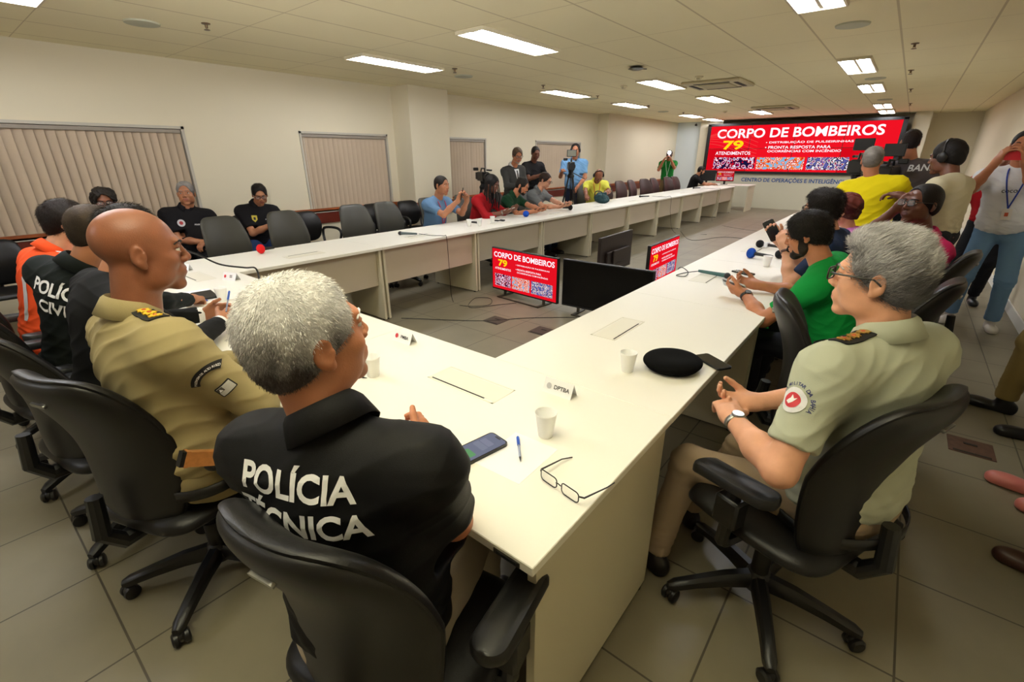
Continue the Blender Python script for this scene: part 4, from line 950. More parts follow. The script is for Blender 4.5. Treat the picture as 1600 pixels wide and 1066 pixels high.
def epaulette(key, sd, kind):
    P = PEOPLE[key]; N, SHs = P['N'], P['SH'][sd]; U = nrm(SHs-N); c = N*.38+SHs*.62+P['up']*.06; V_ = P['f']*1.0; V_ = nrm(V_-U*(V_@U))
    if np.cross(U, V_)@UP < 0: V_ = -V_
    b = MB(); b.box((-.055, -.026, 0), (.055, .026, .004), bev=.0015) if False else b.prism(rrect(.115, .052, .004, 2), 0, .004)
    e = decal('epaulette', b, P['shirt'], c, U, V_, M_cloth_bk, P['garment'], P['base'], .001)
    for i in range(3):
        q = MB(); star(.0115, .0165, 9, .0042, q, -.034+i*.034, 0, .003); decal('rank_star', q, P['shirt'], c, U, V_, M_yel if kind == 'y' else mat('gold_star', (196, 160, 84), .35, metal=.6), e, P['base'], .0015)
        q = MB(); q.lathe([(.0055, .0072), (.004, .009), (.0001, .0095)], (-.034+i*.034, 0, 0), 10, cap=False); decal('star_centre', q, P['shirt'], c, U, V_, mat('star_centre', (196, 96, 50) if kind == 'y' else (170, 50, 46), .5), e, P['base'], .0015)
epaulette('B', 1, 'y'); epaulette('O', -1, 'g')
# sleeve badges
def on_sleeve(key, sd, tdown, ang=0):
    P = PEOPLE[key]; a, e = P['SH'][sd], P['E'][sd]; d = nrm(e-a); out = nrm(P['r']*sd*math.cos(R_(ang))+P['f']*math.sin(R_(ang))); out = nrm(out-d*(out@d)); c = a+d*tdown+out*.05; V_ = -d; U = np.cross(V_, out); return c, U, V_
c, U, V_ = on_sleeve('B', 1, .10, -25)
b = MB(); P_ = []
for i in range(15): a = R_(150-120*i/14); P_.append((.062*math.cos(a), .062*math.sin(a)-.03))
for i in range(15): a = R_(30+120*i/14); P_.append((.040*math.cos(a), .040*math.sin(a)-.03))
b.prism(P_, 0, .002); P = PEOPLE['B']; sb = decal('arc_patch', b, P['shirt'], c, U, V_, M_cloth_bk, P['garment'], P['base'], .001, .01)
b = MB(); txt = 'PILOTAGEM DE ALTO RISCO'
for i, chh in enumerate(txt):
    a = R_(143-106*i/(len(txt)-1)); text_into(b, chh, Matrix.Translation((.047*math.cos(a), .047*math.sin(a)-.03, .0022)) @ Matrix.Rotation(a-math.pi/2, 4, 'Z'), .0085, bold=.02)
decal('arc_lettering', b, P['shirt'], c, U, V_, M_wtx, sb, P['base'], .0016)
c2 = c-V_*.062; b = MB().prism(rrect(.05, .036, .003, 2), 0, .002); fl = decal('flag_patch', b, P['shirt'], c2, U, V_, M_cloth_bk, P['garment'], P['base'], .001)
b = MB().prism(rrect(.043, .029, .001, 1), .002, .003); b.prism([(0, 0)]*0 or rrect(.001, .001, .0001, 1), 0, .0001); decal('flag_field', b, P['shirt'], c2, U, V_, mat('flag_grey', (190, 190, 186), .7), fl, P['base'], .0012)
b = MB(); b.prism([(-.021, .0), (-.004, .0), (-.004, .014), (-.021, .014)], .0032, .004); decal('flag_canton', b, P['shirt'], c2, U, V_, mat('flag_dark', (80, 76, 66), .7), fl, P['base'], .0014)
b = MB(); b.prism([(-.018, .002), (-.008, .002), (-.013, .011)], .0042, .005); decal('flag_triangle', b, P['shirt'], c2, U, V_, M_wtx, fl, P['base'], .0016)
P = PEOPLE['O']; c, U, V_ = on_sleeve('O', -1, .10, 5)
b = MB().lathe([(.0001, .0005), (.034, .001), (.034, .002), (.0001, .002)], n=28, cap=False); sb = decal('round_badge', b, P['shirt'], c, U, V_, mat('badge_white', (222, 222, 226), .6), P['garment'], P['base'], .001)
b = MB().lathe([(.0001, .0022), (.021, .0024), (.0001, .003)], n=24, cap=False); decal('badge_centre', b, P['shirt'], c, U, V_, mat('badge_red', (196, 48, 60), .6), sb, P['base'], .0014)
b = MB().prism([(-.012, -.006), (-.004, -.012), (.004, -.006), (.012, .008), (.004, .004), (-.002, .014), (-.004, .004)], .003, .0036); decal('badge_emblem', b, P['shirt'], c, U, V_, M_wtx, sb, P['base'], .0018)
b = MB(); txt = 'POLÍCIA MILITAR DA BAHIA'
for i, chh in enumerate(txt): a = R_(200-220*i/(len(txt)-1)); text_into(b, chh, Matrix.Translation((.040*math.cos(a), .040*math.sin(a), 0)) @ Matrix.Rotation(a-math.pi/2, 4, 'Z'), .0125, bold=.02)
decal('badge_lettering', b, P['shirt'], c, U, V_, mat('badge_blue', (44, 52, 110), .6), sb, P['base'], .0014)
# belts, holster
def belt(key, h=.0, rx=.172, ry=.132, m=None):
    P = PEOPLE[key]; q = MB(); v = []; n = 40
    for z in (-.018, .018):
        for i in range(n): a = 2*math.pi*i/n; v.append(P['L'](rx*math.cos(a), .008+ry*math.sin(a), h+z))
    q.add(v, [(i, (i+1) % n, n+(i+1) % n, n+i) for i in range(n)]); o = q.build('belt', m or M_blk, P['t'], smooth=True, off=P['base']); md = o.modifiers.new('t', 'SOLIDIFY'); md.thickness = .005; md.offset = 1
belt('B', -.02, .182, .142); belt('O', -.035, .2, .155)
P = PEOPLE['B']; hx = P['L'](.215, .035, .085); d = nrm(-P['up']+P['f']*.35); q = MB()
hol = MB().obox(hx+d*.075, (P['r'], d, np.cross(P['r'], d)), (.018, .085, .032)).obox(hx+d*.03+P['r']*.004, (P['r'], d, np.cross(P['r'], d)), (.022, .02, .042)).build('holster', M_blk, P['t'], off=P['base'])
gp = hx-P['f']*.02; gd = nrm(P['up']*.45-P['f']*.75); M_pg = mat('tan_grip', (176, 116, 62), .45, var=.15, vscale=60); sg = np.cross(P['r'], gd)
MB().obox(gp+gd*.055, (P['r'], gd, sg), (.014, .055, .022)).obox(gp+gd*.112, (P['r'], gd, sg), (.015, .005, .024)).build('pistol_grip', M_pg, hol, off=P['base'])
MB().obox(gp+gd*.122, (P['r'], gd, sg), (.012, .006, .022)).build('grip_cap', M_blk, hol, off=P['base']); MB().obox(gp+gd*.0+sg*.02, (P['r'], gd, sg), (.013, .03, .012)).build('pistol_slide', M_blk, hol, off=P['base'])
MB().obox(P['L'](.175, .06, -.03), (P['r'], P['f'], P['up']), (.02, .035, .045)).build('magazine_pouch', M_blk, P['t'], off=P['base'])
watch('O', -1, metal=True); watch('B', -1)
P = PEOPLE['O']
BVHK.update(['D', 'E', 'W', 'T', 'G', 'H', 'M', 'Y', 'X'])
BR = ((22, 17, 14), (30, 24, 19)); VX = .0068
# ---- front row, beyond the khaki officer
person('C', 'man in a black suit with white cuffs, half hidden by the khaki officer', (-1.98, -.33, .56), (-1.96, -.19, 1.11), 5, (-1.94, -.09, 1.26), (-12, -8, 0), LW=(-2.22, .17, .80), RW=(-2.02, .17, .80), top=(14, 14, 15), sleeve='long', trouser=(16, 16, 18), skin='olive', hair='short', hcol=BR, vox=.006, collar=False, lh=dict(d=(.45, .8, .25), n=(.6, -.3, -.4), curl=22, thumb=0), rh=dict(d=(-.5, .8, .2), n=(-.5, -.4, -.5), curl=40), strands=5000, slen=.022, sup=.8, shirt_name='suit_jacket', glasses=None)
for sd in (-1, 1):
    P = PEOPLE['C']; d = nrm(P['W'][sd]-P['E'][sd]); MB().tube([P['W'][sd]-d*.03, P['W'][sd]-d*.004], [.041, .038], 16).build('shirt_cuff', mat('cuff_white', (236, 236, 234), .7), P['t'], smooth=True, off=P['base'])
person('D', 'man with cropped hair, back lettered POLÍCIA CIVIL on dark green-black shirt', (-2.50, -.32, .56), (-2.39, -.22, 1.09), 28, (-2.37, -.12, 1.24), (6, -5, 0), LW=(-2.85, .1, .80), RW=(-2.62, .24, .79), top=(16, 22, 20), sleeve='long', trouser=(22, 24, 26), skin='olive', hair='crop', hcol=((48, 38, 30), (70, 56, 42)), vox=.006, rh=dict(curl=55), belly=1.08, strands=6000, slen=.006, hairk=dict(t=.003))
person('E', 'man in glasses wearing a bright orange uniform, farthest left of the front row', (-3.22, -.34, .56), (-3.21, -.20, 1.06), 12, (-3.20, -.09, 1.21), (-14, -4, 0), LW=(-3.45, .12, .80), RW=(-3.15, .14, .80), top=(236, 84, 36), sleeve='long', trouser=(226, 80, 36), skin='fair', hair='short', hcol=((26, 18, 15), (34, 24, 18)), vox=.006, glasses='gold', strands=6000, slen=.014, shirt_name='uniform_shirt', belly=1.05, hairk=dict(t=.011))
P = PEOPLE['D']; text_decal('back_lettering', 'D', [('POLÍCIA', 0, .03, .075), ('CIVIL', .0, -.048, .075)], P['L'](.03, -.14, .41), P['r'], P['up'], .07, M_wtx, bold=.028)
P = PEOPLE['E']; b = MB().prism([(-.012, -.12), (.012, -.12), (.012, .12), (-.012, .12)], 0, .002); decal('reflective_strip', b, P['shirt'], P['L'](.05, -.14, .26), P['r'], P['up'], mat('reflective', (206, 206, 210), .4), P['garment'], P['base'], .002)
b = MB(); star(.010, .016, 6, .001, b, -.018, 0); star(.010, .016, 6, .001, b, .018, 0); P = PEOPLE['E']; U = nrm(P['SH'][1]-P['N']); decal('shoulder_mark', b, P['shirt'], P['N']*.4+P['SH'][1]*.6+P['up']*.06, U, P['f'], M_wtx, P['garment'], P['base'], .002)
# ---- by the wall
person('F', 'curly-haired woman seated by the blind, only hair and forehead showing', (-5.48, .52, .55), (-5.42, .52, 1.02), -90, (-5.40, .52, 1.165), (-100, -8, 0), top=(90, 60, 50), skin='brown', hair='curly', hcol=BR, vox=VX, woman=True, glasses='black', LW=(-5.2, .66, .66), RW=(-5.2, .40, .66))
def badge(key, col, L_x=.075, kind='round'):
    P = PEOPLE[key]; o = P['L'](L_x, .16, P['T']*.70); U = -P['r']; 
    if kind == 'round': b = MB().lathe([(.0001, 0), (.036, .0005), (.036, .002), (.0001, .002)], n=20, cap=False)
    else: b = MB().prism([(-.03, .035), (.03, .035), (.03, -.01), (0, -.04), (-.03, -.01)][::-1], 0, .002)
    e = decal('chest_badge', b, P['shirt'], o, U, P['up'], mat('badge_'+key, col, .6), P['garment'], P['base'], .002)
    b = MB().lathe([(.0001, .0022), (.018, .0026), (.0001, .003)], n=16, cap=False) if kind == 'round' else MB().prism(rrect(.024, .03, .005, 2), .0022, .003)
    decal('badge_centre', b, P['shirt'], o, U, P['up'], mat('badgec_'+key, (170, 40, 44) if kind == 'round' else (30, 30, 34), .6), e, P['base'], .002)
    b = MB(); text_into(b, 'POLÍCIA', Matrix.Identity(4), .02, bold=.02); decal('name_lettering', b, P['shirt'], P['L'](-.08, .16, P['T']*.66), U, P['up'], M_wtx, P['garment'], P['base'], .002)
person('G', 'grey-haired man in black polo with round badge, seated by the wall', (-5.72, 1.22, .55), (-5.68, 1.26, 1.03), -104, (-5.65, 1.28, 1.185), (-118, 2, 0), LW=(-5.42, 1.36, .66), RW=(-5.46, 1.30, .67), top=(18, 16, 20), skin='olive', hair='short', hcol=((100, 96, 92), (150, 146, 142)), vox=VX, belly=1.15, chest=1.08, lh=dict(d=(.3, .7, -.2), curl=40), rh=dict(d=(.3, -.6, -.1), curl=40), trouser=(20, 20, 24), strands=3000, slen=.008, lpole=(-.3, .9, -.6), rpole=(-.3, -.9, -.6), hs=1.04)
badge('G', (200, 196, 200)); 
person('H', 'man in glasses and black polo with yellow shield badge, looking down at a phone', (-5.72, 1.98, .55), (-5.66, 2.0, 1.01), -98, (-5.58, 2.02, 1.135), (-108, -22, 0), LW=(-5.36, 2.12, .83), RW=(-5.38, 2.02, .80), top=(18, 16, 20), skin='olive', hair='short', hcol=BR, vox=VX, glasses='black', lh=dict(d=(.5, -.3, .2), curl=40, n=(-.4, -.2, .9)), rh=dict(d=(.6, .4, .1), curl=40, n=(-.3, 0, .9)), trouser=(40, 62, 104), strands=3000, slen=.014)
badge('H', (206, 186, 60), .075, 'shield')
# ---- left row, facing the middle of the room
person('I', 'man in a blue T-shirt with red lanyard raising a phone, elbows on the table', (-4.44, 3.70, .55), (-4.30, 3.71, 1.05), -85, (-4.22, 3.715, 1.205), (-82, -3, 0), LW=(-3.90, 3.84, 1.02), RW=(-3.91, 3.70, 1.04), top=(92, 124, 158), skin='olive', hair='crop', hcol=BR, vox=VX, trouser=(50, 60, 80), collar=False, lh=dict(d=(.35, -.35, .85), curl=30, n=(.2, -.9, 0)), rh=dict(d=(.2, .1, .95), curl=45, n=(.6, .6, 0)), lpole=(.2, .4, -1), rpole=(.2, -.5, -1))
person('J', 'person with long black dreadlocks in a red shirt looking at a phone', (-4.42, 4.55, .55), (-4.28, 4.60, 1.03), -80, (-4.17, 4.64, 1.185), (-78, -20, 0), LW=(-3.86, 4.70, .84), RW=(-3.88, 4.56, .82), top=(158, 18, 26), skin='dark', hair='dreads', hcol=((14, 11, 10), (20, 16, 14)), vox=VX, trouser=(30, 30, 34), sleeve='rolled', collar=False, lh=dict(d=(.8, -.3, .2), curl=30, n=(0, 0, 1)), rh=dict(d=(.8, .3, .2), curl=30, n=(0, 0, 1)))
person('K', 'bearded man in a dark green polo leaning over the table with a phone', (-4.44, 5.15, .55), (-4.22, 5.2, 1.00), -78, (-4.10, 5.25, 1.135), (-72, -25, 0), LW=(-3.76, 5.30, .80), RW=(-3.78, 5.14, .79), top=(22, 60, 36), skin='tan', hair='short', hcol=BR, vox=VX, beard=dict(t=.006, col=(24, 18, 15)), trouser=(30, 34, 44), lh=dict(d=(.8, -.5, .1), curl=40, n=(0, 0, 1)), rh=dict(d=(.9, .3, .1), curl=40, n=(0, 0, 1)))
person('L', 'man in glasses and a grey short-sleeved shirt looking down at his phone', (-4.42, 5.88, .55), (-4.26, 5.9, 1.04), -85, (-4.15, 5.93, 1.19), (-80, -24, 0), LW=(-3.78, 6.0, .80), RW=(-3.80, 5.84, .80), top=(110, 114, 116), skin='fair', hair='short', hcol=((40, 26, 20), (52, 34, 26)), vox=VX, glasses='black', trouser=(40, 50, 70), lh=dict(d=(.8, -.4, .15), curl=40, n=(0, 0, 1)), rh=dict(d=(.9, .3, .15), curl=40, n=(0, 0, 1)))
person('M', 'standing man in a dark grey suit, greying hair, head bowed over his phone', (-4.98, 6.10, .90), (-4.92, 6.06, 1.40), -100, (-4.80, 6.02, 1.565), (-122, -18, 0), LW=(-4.66, 6.02, 1.12), RW=(-4.58, 5.86, 1.10), top=(66, 66, 64), sleeve='long', skin='tan', hair='short', hcol=((60, 48, 40), (96, 78, 62)), vox=VX, glasses='black', legs='stand', trouser=(50, 50, 50), shirt_name='suit_jacket', collar_col=(214, 212, 210), beard=dict(t=.003, col=(150, 140, 130)), hairk=dict(t=.010), chest=1.05, lh=dict(d=(.6, -.4, .1), curl=50), rh=dict(d=(.7, -.2, .2), curl=50, n=(0, 0, 1)))
P = PEOPLE['M']; b = MB().prism([(-.05, .10), (.05, .10), (0, -.14)][::-1], 0, .003); sfm = decal('shirt_front', b, P['shirt'], P['L'](0, .18, .36), -P['r'], P['up'], mat('cuff_white', (236, 236, 234), .7), P['garment'], P['base'], .002); b = MB().prism([(-.012, .08), (.012, .08), (.014, -.1), (0, -.13), (-.014, -.1)][::-1], .003, .006); decal('necktie', b, P['shirt'], P['L'](0, .18, .36), -P['r'], P['up'], M_blk, P['garment'], P['base'], .003)
person('N', 'man in black standing behind the man in the grey suit, looking at a phone', (-5.38, 7.2, .93), (-5.32, 7.18, 1.45), -110, (-5.24, 7.14, 1.61), (-120, -18, 0), LW=(-5.02, 7.22, 1.22), RW=(-5.0, 7.02, 1.22), top=(22, 20, 22), skin='dark', hair='crop', hcol=BR, vox=.008, legs='stand', trouser=(26, 26, 30), collar=False, lh=dict(curl=40), rh=dict(curl=40))
person('O2', 'tall cameraman in a light blue polo standing behind his tripod camera', (-4.98, 8.15, .95), (-4.95, 8.10, 1.50), -150, (-4.90, 8.03, 1.655), (-150, -5, 0), LW=(-4.75, 7.95, .98), RW=(-4.98, 7.70, 1.27), top=(120, 168, 214), skin='tan', hair='receding', hcol=BR, vox=VX, legs='stand', trouser=(34, 40, 60), chest=1.12, belly=1.15, rh=dict(curl=40), lh=dict(curl=20), collar_col=(96, 144, 190), rpole=(-.4, .1, -1))
person('P', 'bald man in a yellow shirt and headphones bending over a dark bag', (-4.42, 8.05, .62), (-4.32, 7.92, 1.10), -138, (-4.20, 7.78, 1.20), (-140, -48, 0), LW=(-3.98, 7.62, .88), RW=(-4.2, 7.36, .86), top=(226, 222, 88), skin='brown', hair='bald', vox=VX, trouser=(30, 40, 44), lh=dict(curl=40), rh=dict(curl=40), lpole=(.8, .4, -.4), rpole=(-.8, -.3, -.4))
person('Q', 'photographer in a green shirt holding a camera with a bright light to his eye', (-4.92, 13.05, .92), (-4.90, 12.98, 1.43), -160, (-4.88, 12.94, 1.58), (-160, 2, 0), LW=(-4.72, 12.68, 1.46), RW=(-4.92, 12.66, 1.42), top=(30, 130, 50), skin='tan', hair='short', hcol=BR, vox=.009, legs='stand', trouser=(120, 100, 70), collar=False, lh=dict(curl=40), rh=dict(curl=40), lpole=(.4, .2, -1), rpole=(-.4, -.1, -1))
person('R', 'man in a black T-shirt seated at the computer desk below the screen', (-4.55, 14.0, .55), (-4.42, 14.05, 1.02), -60, (-4.32, 14.08, 1.15), (-60, -15, 0), LW=(-4.1, 14.4, .78), RW=(-3.95, 14.15, .78), top=(20, 20, 22), skin='olive', hair='crop', hcol=BR, vox=.009, beard=dict(t=.005), trouser=(120, 130, 150), collar=False)
# ---- right side
person('X', 'bearded man in a bright green T-shirt leaning on the right table, watch on wrist', (.36, 2.42, .56), (.175, 2.36, 1.02), 80, (.075, 2.38, 1.155), (88, -18, 0), LW=(-.17, 2.34, .79), RW=(-.16, 2.60, .79), top=(14, 150, 66), skin='tan', hair='short', hcol=BR, vox=.0055, beard=dict(t=.006, col=(34, 24, 18)), trouser=(30, 32, 40), collar=False, lh=dict(d=(-.9, .25, .1), curl=36, n=(.2, .6, .6)), rh=dict(d=(-.85, -.2, .1), curl=42, n=(.2, -.5, .7)), strands=9000, slen=.014, sup=1.2, hairk=dict(t=.012), belly=1.1, lpole=(.3, -.8, -.6), uarm=1.05)
person('Y', 'man in glasses and navy shirt next to the green T-shirt, both hands raising a phone', (.30, 3.2, .56), (.11, 3.16, 1.07), 85, (.03, 3.17, 1.225), (92, -6, 0), LW=(-.10, 2.98, .98), RW=(-.18, 3.12, 1.0), top=(30, 44, 72), skin='fair', hair='short', hcol=((24, 18, 16), (36, 28, 24)), vox=.006, glasses='black', trouser=(40, 40, 50), collar=False, strands=7000, slen=.022, sup=.8, hairk=dict(t=.014), lh=dict(d=(-.5, .3, .7), curl=40, n=(-.2, .8, .3)), rh=dict(d=(-.5, -.1, .8), curl=40, n=(-.2, -.8, .3)), lpole=(.2, -.5, -.9))
person('Z2', 'person with curly auburn hair and lilac top behind the navy-shirted man', (.32, 3.98, .56), (.16, 3.98, 1.0), 80, (.085, 3.98, 1.145), (90, -10, 0), LW=(-.16, 3.9, .80), RW=(-.16, 4.1, .80), top=(196, 120, 180), skin='fair', hair='afro', hcol=((70, 26, 20), (96, 38, 28)), vox=VX, trouser=(40, 40, 50), woman=True, collar=False)
person('V', 'woman in a pink polo and glasses touching her temple', (.64, 3.42, .56), (.60, 3.40, 1.07), 118, (.53, 3.36, 1.265), (135, 4, 0), LW=(.30, 3.2, .82), RW=(.42, 3.36, 1.24), s=.96, top=(206, 42, 104), skin='deep', hair='crop', hcol=((20, 14, 12), (24, 18, 16)), vox=.0055, glasses='black', trouser=(30, 30, 40), woman=True, rpole=(-.6, .2, -.8), rh=dict(d=(.45, -.1, .85), curl=34, n=(.5, -.6, .1)), lh=dict(curl=25), hairk=dict(t=.006, front=(.07, .088)), hs=1.06)
person('S', 'grey-haired man in a bright yellow T-shirt seen from behind', (.24, 5.02, .91), (.17, 4.98, 1.36), -4, (.135, 5.0, 1.51), (2, -2, 0), LW=(.02, 5.38, 1.28), RW=(.40, 5.34, 1.10), top=(240, 220, 20), skin='tan', hair='crop', hcol=((120, 112, 104), (170, 164, 156)), vox=VX, legs='stand', trouser=(60, 60, 50), collar=False, chest=1.08, belly=1.05, tuck=False, strands=4000, slen=.008, hairk=dict(t=.004), rpole=(.9, -.1, -.5))
person('T', 'man with dark hair and a grey T-shirt lettered BAND on the back', (.46, 6.02, .98), (.42, 5.98, 1.50), -6, (.36, 5.98, 1.675), (8, -2, 0), LW=(.25, 6.3, 1.3), RW=(.62, 6.3, 1.2), top=(92, 84, 84), skin='tan', hair='short', hcol=((36, 24, 20), (48, 32, 26)), vox=VX, legs='stand', trouser=(40, 40, 44), collar=False, chest=1.12, strands=4000, slen=.014)
P = PEOPLE['T']; text_decal('back_lettering', 'T', [('BAND', .08, 0, .085)], P['L'](.02, -.14, .43), P['r'], P['up'], .07, M_wtx, bold=.02, shear=.2)
person('U', 'man in headphones and a cream vest over a navy shirt, in profile', (.74, 4.72, .93), (.70, 4.74, 1.39), 62, (.635, 4.80, 1.535), (66, -8, 0), LW=(.42, 4.55, 1.24), RW=(.46, 4.95, 1.2), top=(206, 196, 164), skin='dark', hair='short', hcol=((18, 14, 13), (24, 19, 17)), vox=.006, legs='stand', trouser=(40, 40, 44), shirt_name='vest', collar=False, hairk=dict(t=.009), lh=dict(d=(-.8, .2, .1), curl=35), hs=1.08, chest=1.05)
P = PEOPLE['U']
for sd in (-1, 1): 
    F = Fld(); F.cap(P['SH'][sd]-P['up']*.01, P['E'][sd], .070, .058, k=.03); v = F.mesh(.007); np_obj('navy_sleeve', v, mat('navy_cloth', (22, 26, 44), .8, spec=.2), P['t'], P['base'])
person('W', 'young man in a white T-shirt and blue jeans photographing with a red phone', (1.20, 5.52, .93), (1.155, 5.46, 1.46), 173, (1.125, 5.44, 1.625), (170, -2, 0), LW=(1.13, 5.10, 1.50), RW=(.96, 5.10, 1.49), s=1.03, top=(230, 232, 238), skin='tan', hair='crop', hcol=((18, 15, 14), (22, 18, 16)), vox=.006, legs='stand', trouser=(112, 148, 184), feet=((1.36, 5.52, .09), (1.07, 5.62, .09)), shoe=(214, 208, 196), collar=False, chest=1.1, belly=1.12, tuck=False, lh=dict(d=(-.35, -.3, .9), curl=28, n=(-.8, .1, .2)), rh=dict(d=(.25, -.2, .9), curl=34, n=(.8, .2, 0)), lpole=(.35, .1, -1), rpole=(-.45, .1, -1), hairk=dict(t=.004))
P = PEOPLE['W']; text_decal('chest_lettering', 'W', [('cheeee', 0, 0, .04)][:0] or [('coco', 0, 0, .05)], P['L'](.02, .17, .34), -P['r'], P['up'], .05, mat('dark_print', (60, 60, 66), .6), bold=.01)
person('W2', 'person in a red top mostly hidden behind the white T-shirt', (1.22, 6.62, .88), (1.20, 6.6, 1.36), 175, (1.2, 6.57, 1.50), (175, -4, 0), top=(186, 26, 36), skin='brown', hair='short', hcol=BR, vox=.008, legs='stand', trouser=(24, 24, 28), woman=True, collar=False, chest=1.3, feet=((1.30, 6.55, .09), (1.06, 6.5, .09)))
person('AB', 'standing person at the right edge, khaki trousers and polished black shoe', (1.37, 3.30, .92), (1.37, 3.30, 1.42), 88, (1.37, 3.30, 1.58), (90, 0, 0), top=(158, 144, 104), sleeve='long', skin='tan', hair='crop', vox=.009, legs='stand', trouser=(140, 120, 74), feet=((1.36, 3.10, .09), (1.24, 3.44, .09)), shoe=(12, 12, 13))
person('AC', 'person at the right edge of whom only a pink flat shoe shows', (1.36, 2.42, .90), (1.37, 2.42, 1.38), 88, (1.38, 2.42, 1.54), (90, 0, 0), top=(60, 60, 70), skin='olive', hair='crop', vox=.009, legs='stand', trouser=(26, 26, 32), feet=((1.36, 2.28, .09), (1.27, 2.42, .09)), shoe=(206, 120, 112), woman=True)
person('AD', 'person at the right edge of whom only a dark brown sneaker shows', (1.34, 1.76, .90), (1.37, 1.76, 1.38), 88, (1.38, 1.76, 1.54), (90, 0, 0), top=(60, 60, 70), skin='olive', hair='crop', vox=.009, legs='stand', trouser=(26, 26, 32), feet=((1.36, 1.9, .09), (1.24, 1.76, .09)), shoe=(58, 34, 26))
watch('X', -1, dial=(16, 16, 18)); watch('Y', -1, strap=(80, 44, 30)); watch('C', -1, metal=True); watch('J', 1, metal=True)
def lanyard(key, col, drop=.30, card=True, ccol=(226, 222, 218), e=.012):
    P = PEOPLE[key]; q = MB(); m = mat('lanyard_%d%d%d' % col, col, .7); T = P['T']; bx = P['L'](0, .150+e, T-drop-.08)
    for sd in (-1, 1): q.tube(spline([P['L'](sd*.05, -.03, T+.015), P['L'](sd*.062, .06+e, T-.03), P['L'](sd*.045, .130+e, T-.14), bx], 5), .0055, 6)
    o = q.build('lanyard', m, P['t'], smooth=True, off=P['base'])
    if card: MB().obox(bx-P['up']*.05+P['f']*.006, (P['r'], P['up'], P['f']), (.032, .045, .0015)).build('id_card', mat('card_%d' % ccol[0], ccol, .5), o, off=P['base']); MB().obox(bx-P['up']*.05+P['f']*.0085, (P['r'], P['up'], P['f']), (.012, .016, .001)).build('card_photo', mat('card_photo', (196, 90, 60), .5), o, off=P['base'])
lanyard('I', (190, 40, 60), .26, False); lanyard('P', (206, 60, 40), .22, False); lanyard('W', (30, 60, 160), .24, e=.03); lanyard('Q', (240, 240, 240), .3)
def headphones(key):
    P = PEOPLE[key]; hp = P['hp']; q = MB(); q.tube([hp(.088*math.cos(a), -.01, .03+.098*math.sin(a)) for a in np.linspace(-.1, math.pi+.1, 16)], .008, 8)
    o = q.build('headphones', M_blk, P['t'], smooth=True, off=P['base'])
    for sd in (-1, 1): MB().ball(hp(sd*.09, -.006, .0), (.018, .036, .042), axes=[P['Rh'][:, i] for i in range(3)]).build('ear_cup', M_blk, o, smooth=True, off=P['base'])
headphones('P'); headphones('U'); headphones('O2')
# ================================================================ things held and lying about
M_scr = emis('phone_screen', (150, 158, 176), .55); M_phone = mat('phone_black', (14, 14, 16), .25)
def phone_at(c, right, upv, label, col=None, screen=1, w=.036, h=.075, lit=None, group=None):
    r = nrm(right); u = nrm(np.array(upv, float)-r*(np.array(upv, float)@r)); n = np.cross(r, u); c = np.array(c, float)
    t = thing('mobile_phone', label, 'phone', tuple(c), 0, group)
    M = Matrix(((r[0], u[0], n[0], 0), (r[1], u[1], n[1], 0), (r[2], u[2], n[2], 0), (0, 0, 0, 1)))
    MB().prism(rrect(2*w, 2*h, .011, 5), -.0045, .0045, M=M).build('case', mat('phone_%d_%d' % (col[0], col[1]), col, .35) if col else M_phone, t)
    MB().prism(rrect(2*w-.007, 2*h-.007, .008, 5), .0045, .0052, M=M).build('screen', lit or mat('screen_off', (8, 8, 10), .12), t)
    MB().prism(rrect(.018, .026, .004, 3, -w+.015, h-.02), -.006, -.0045, M=M).build('camera_bump', M_phone, t)
    return t
def held(key, sd, label, tilt=0, off=.085, pal=.030, **k):
    P = PEOPLE[key]; W, hd, pn = P['W'][sd], P['HD'][sd], P['PN'][sd]; c = W+hd*off+pn*pal
    s_ = np.cross(hd, pn)*sd; return phone_at(c, s_*sd*1.0 if True else s_, hd, label, **k)
held('I', 1, 'phone raised by the man in the blue T-shirt'); held('H', 1, 'phone held low by the man in glasses by the wall'); held('J', 1, 'pale phone held by the person with dreadlocks', col=(200, 196, 190)); held('K', 1, 'phone in the hands of the bearded man in dark green')
held('L', 1, 'phone in the hands of the man in the grey shirt'); held('M', 1, 'phone held by the man in the grey suit'); held('N', 1, 'phone held by the man in black behind the grey suit', col=(190, 190, 190)); held('Y', 1, 'phone raised over the right table by the navy-shirted man')
held('X', -1, 'pale phone in the hands of the green-shirted man', col=(196, 200, 206), lit=M_scr)
P = PEOPLE['W']; phone_at((P['W'][-1]+P['W'][1])/2+np.array((.02, -.03, .055)), (0, 0, 1), (1, -.1, 0), 'red phone held up before the face of the man in white', col=(196, 22, 40), w=.038, h=.078)
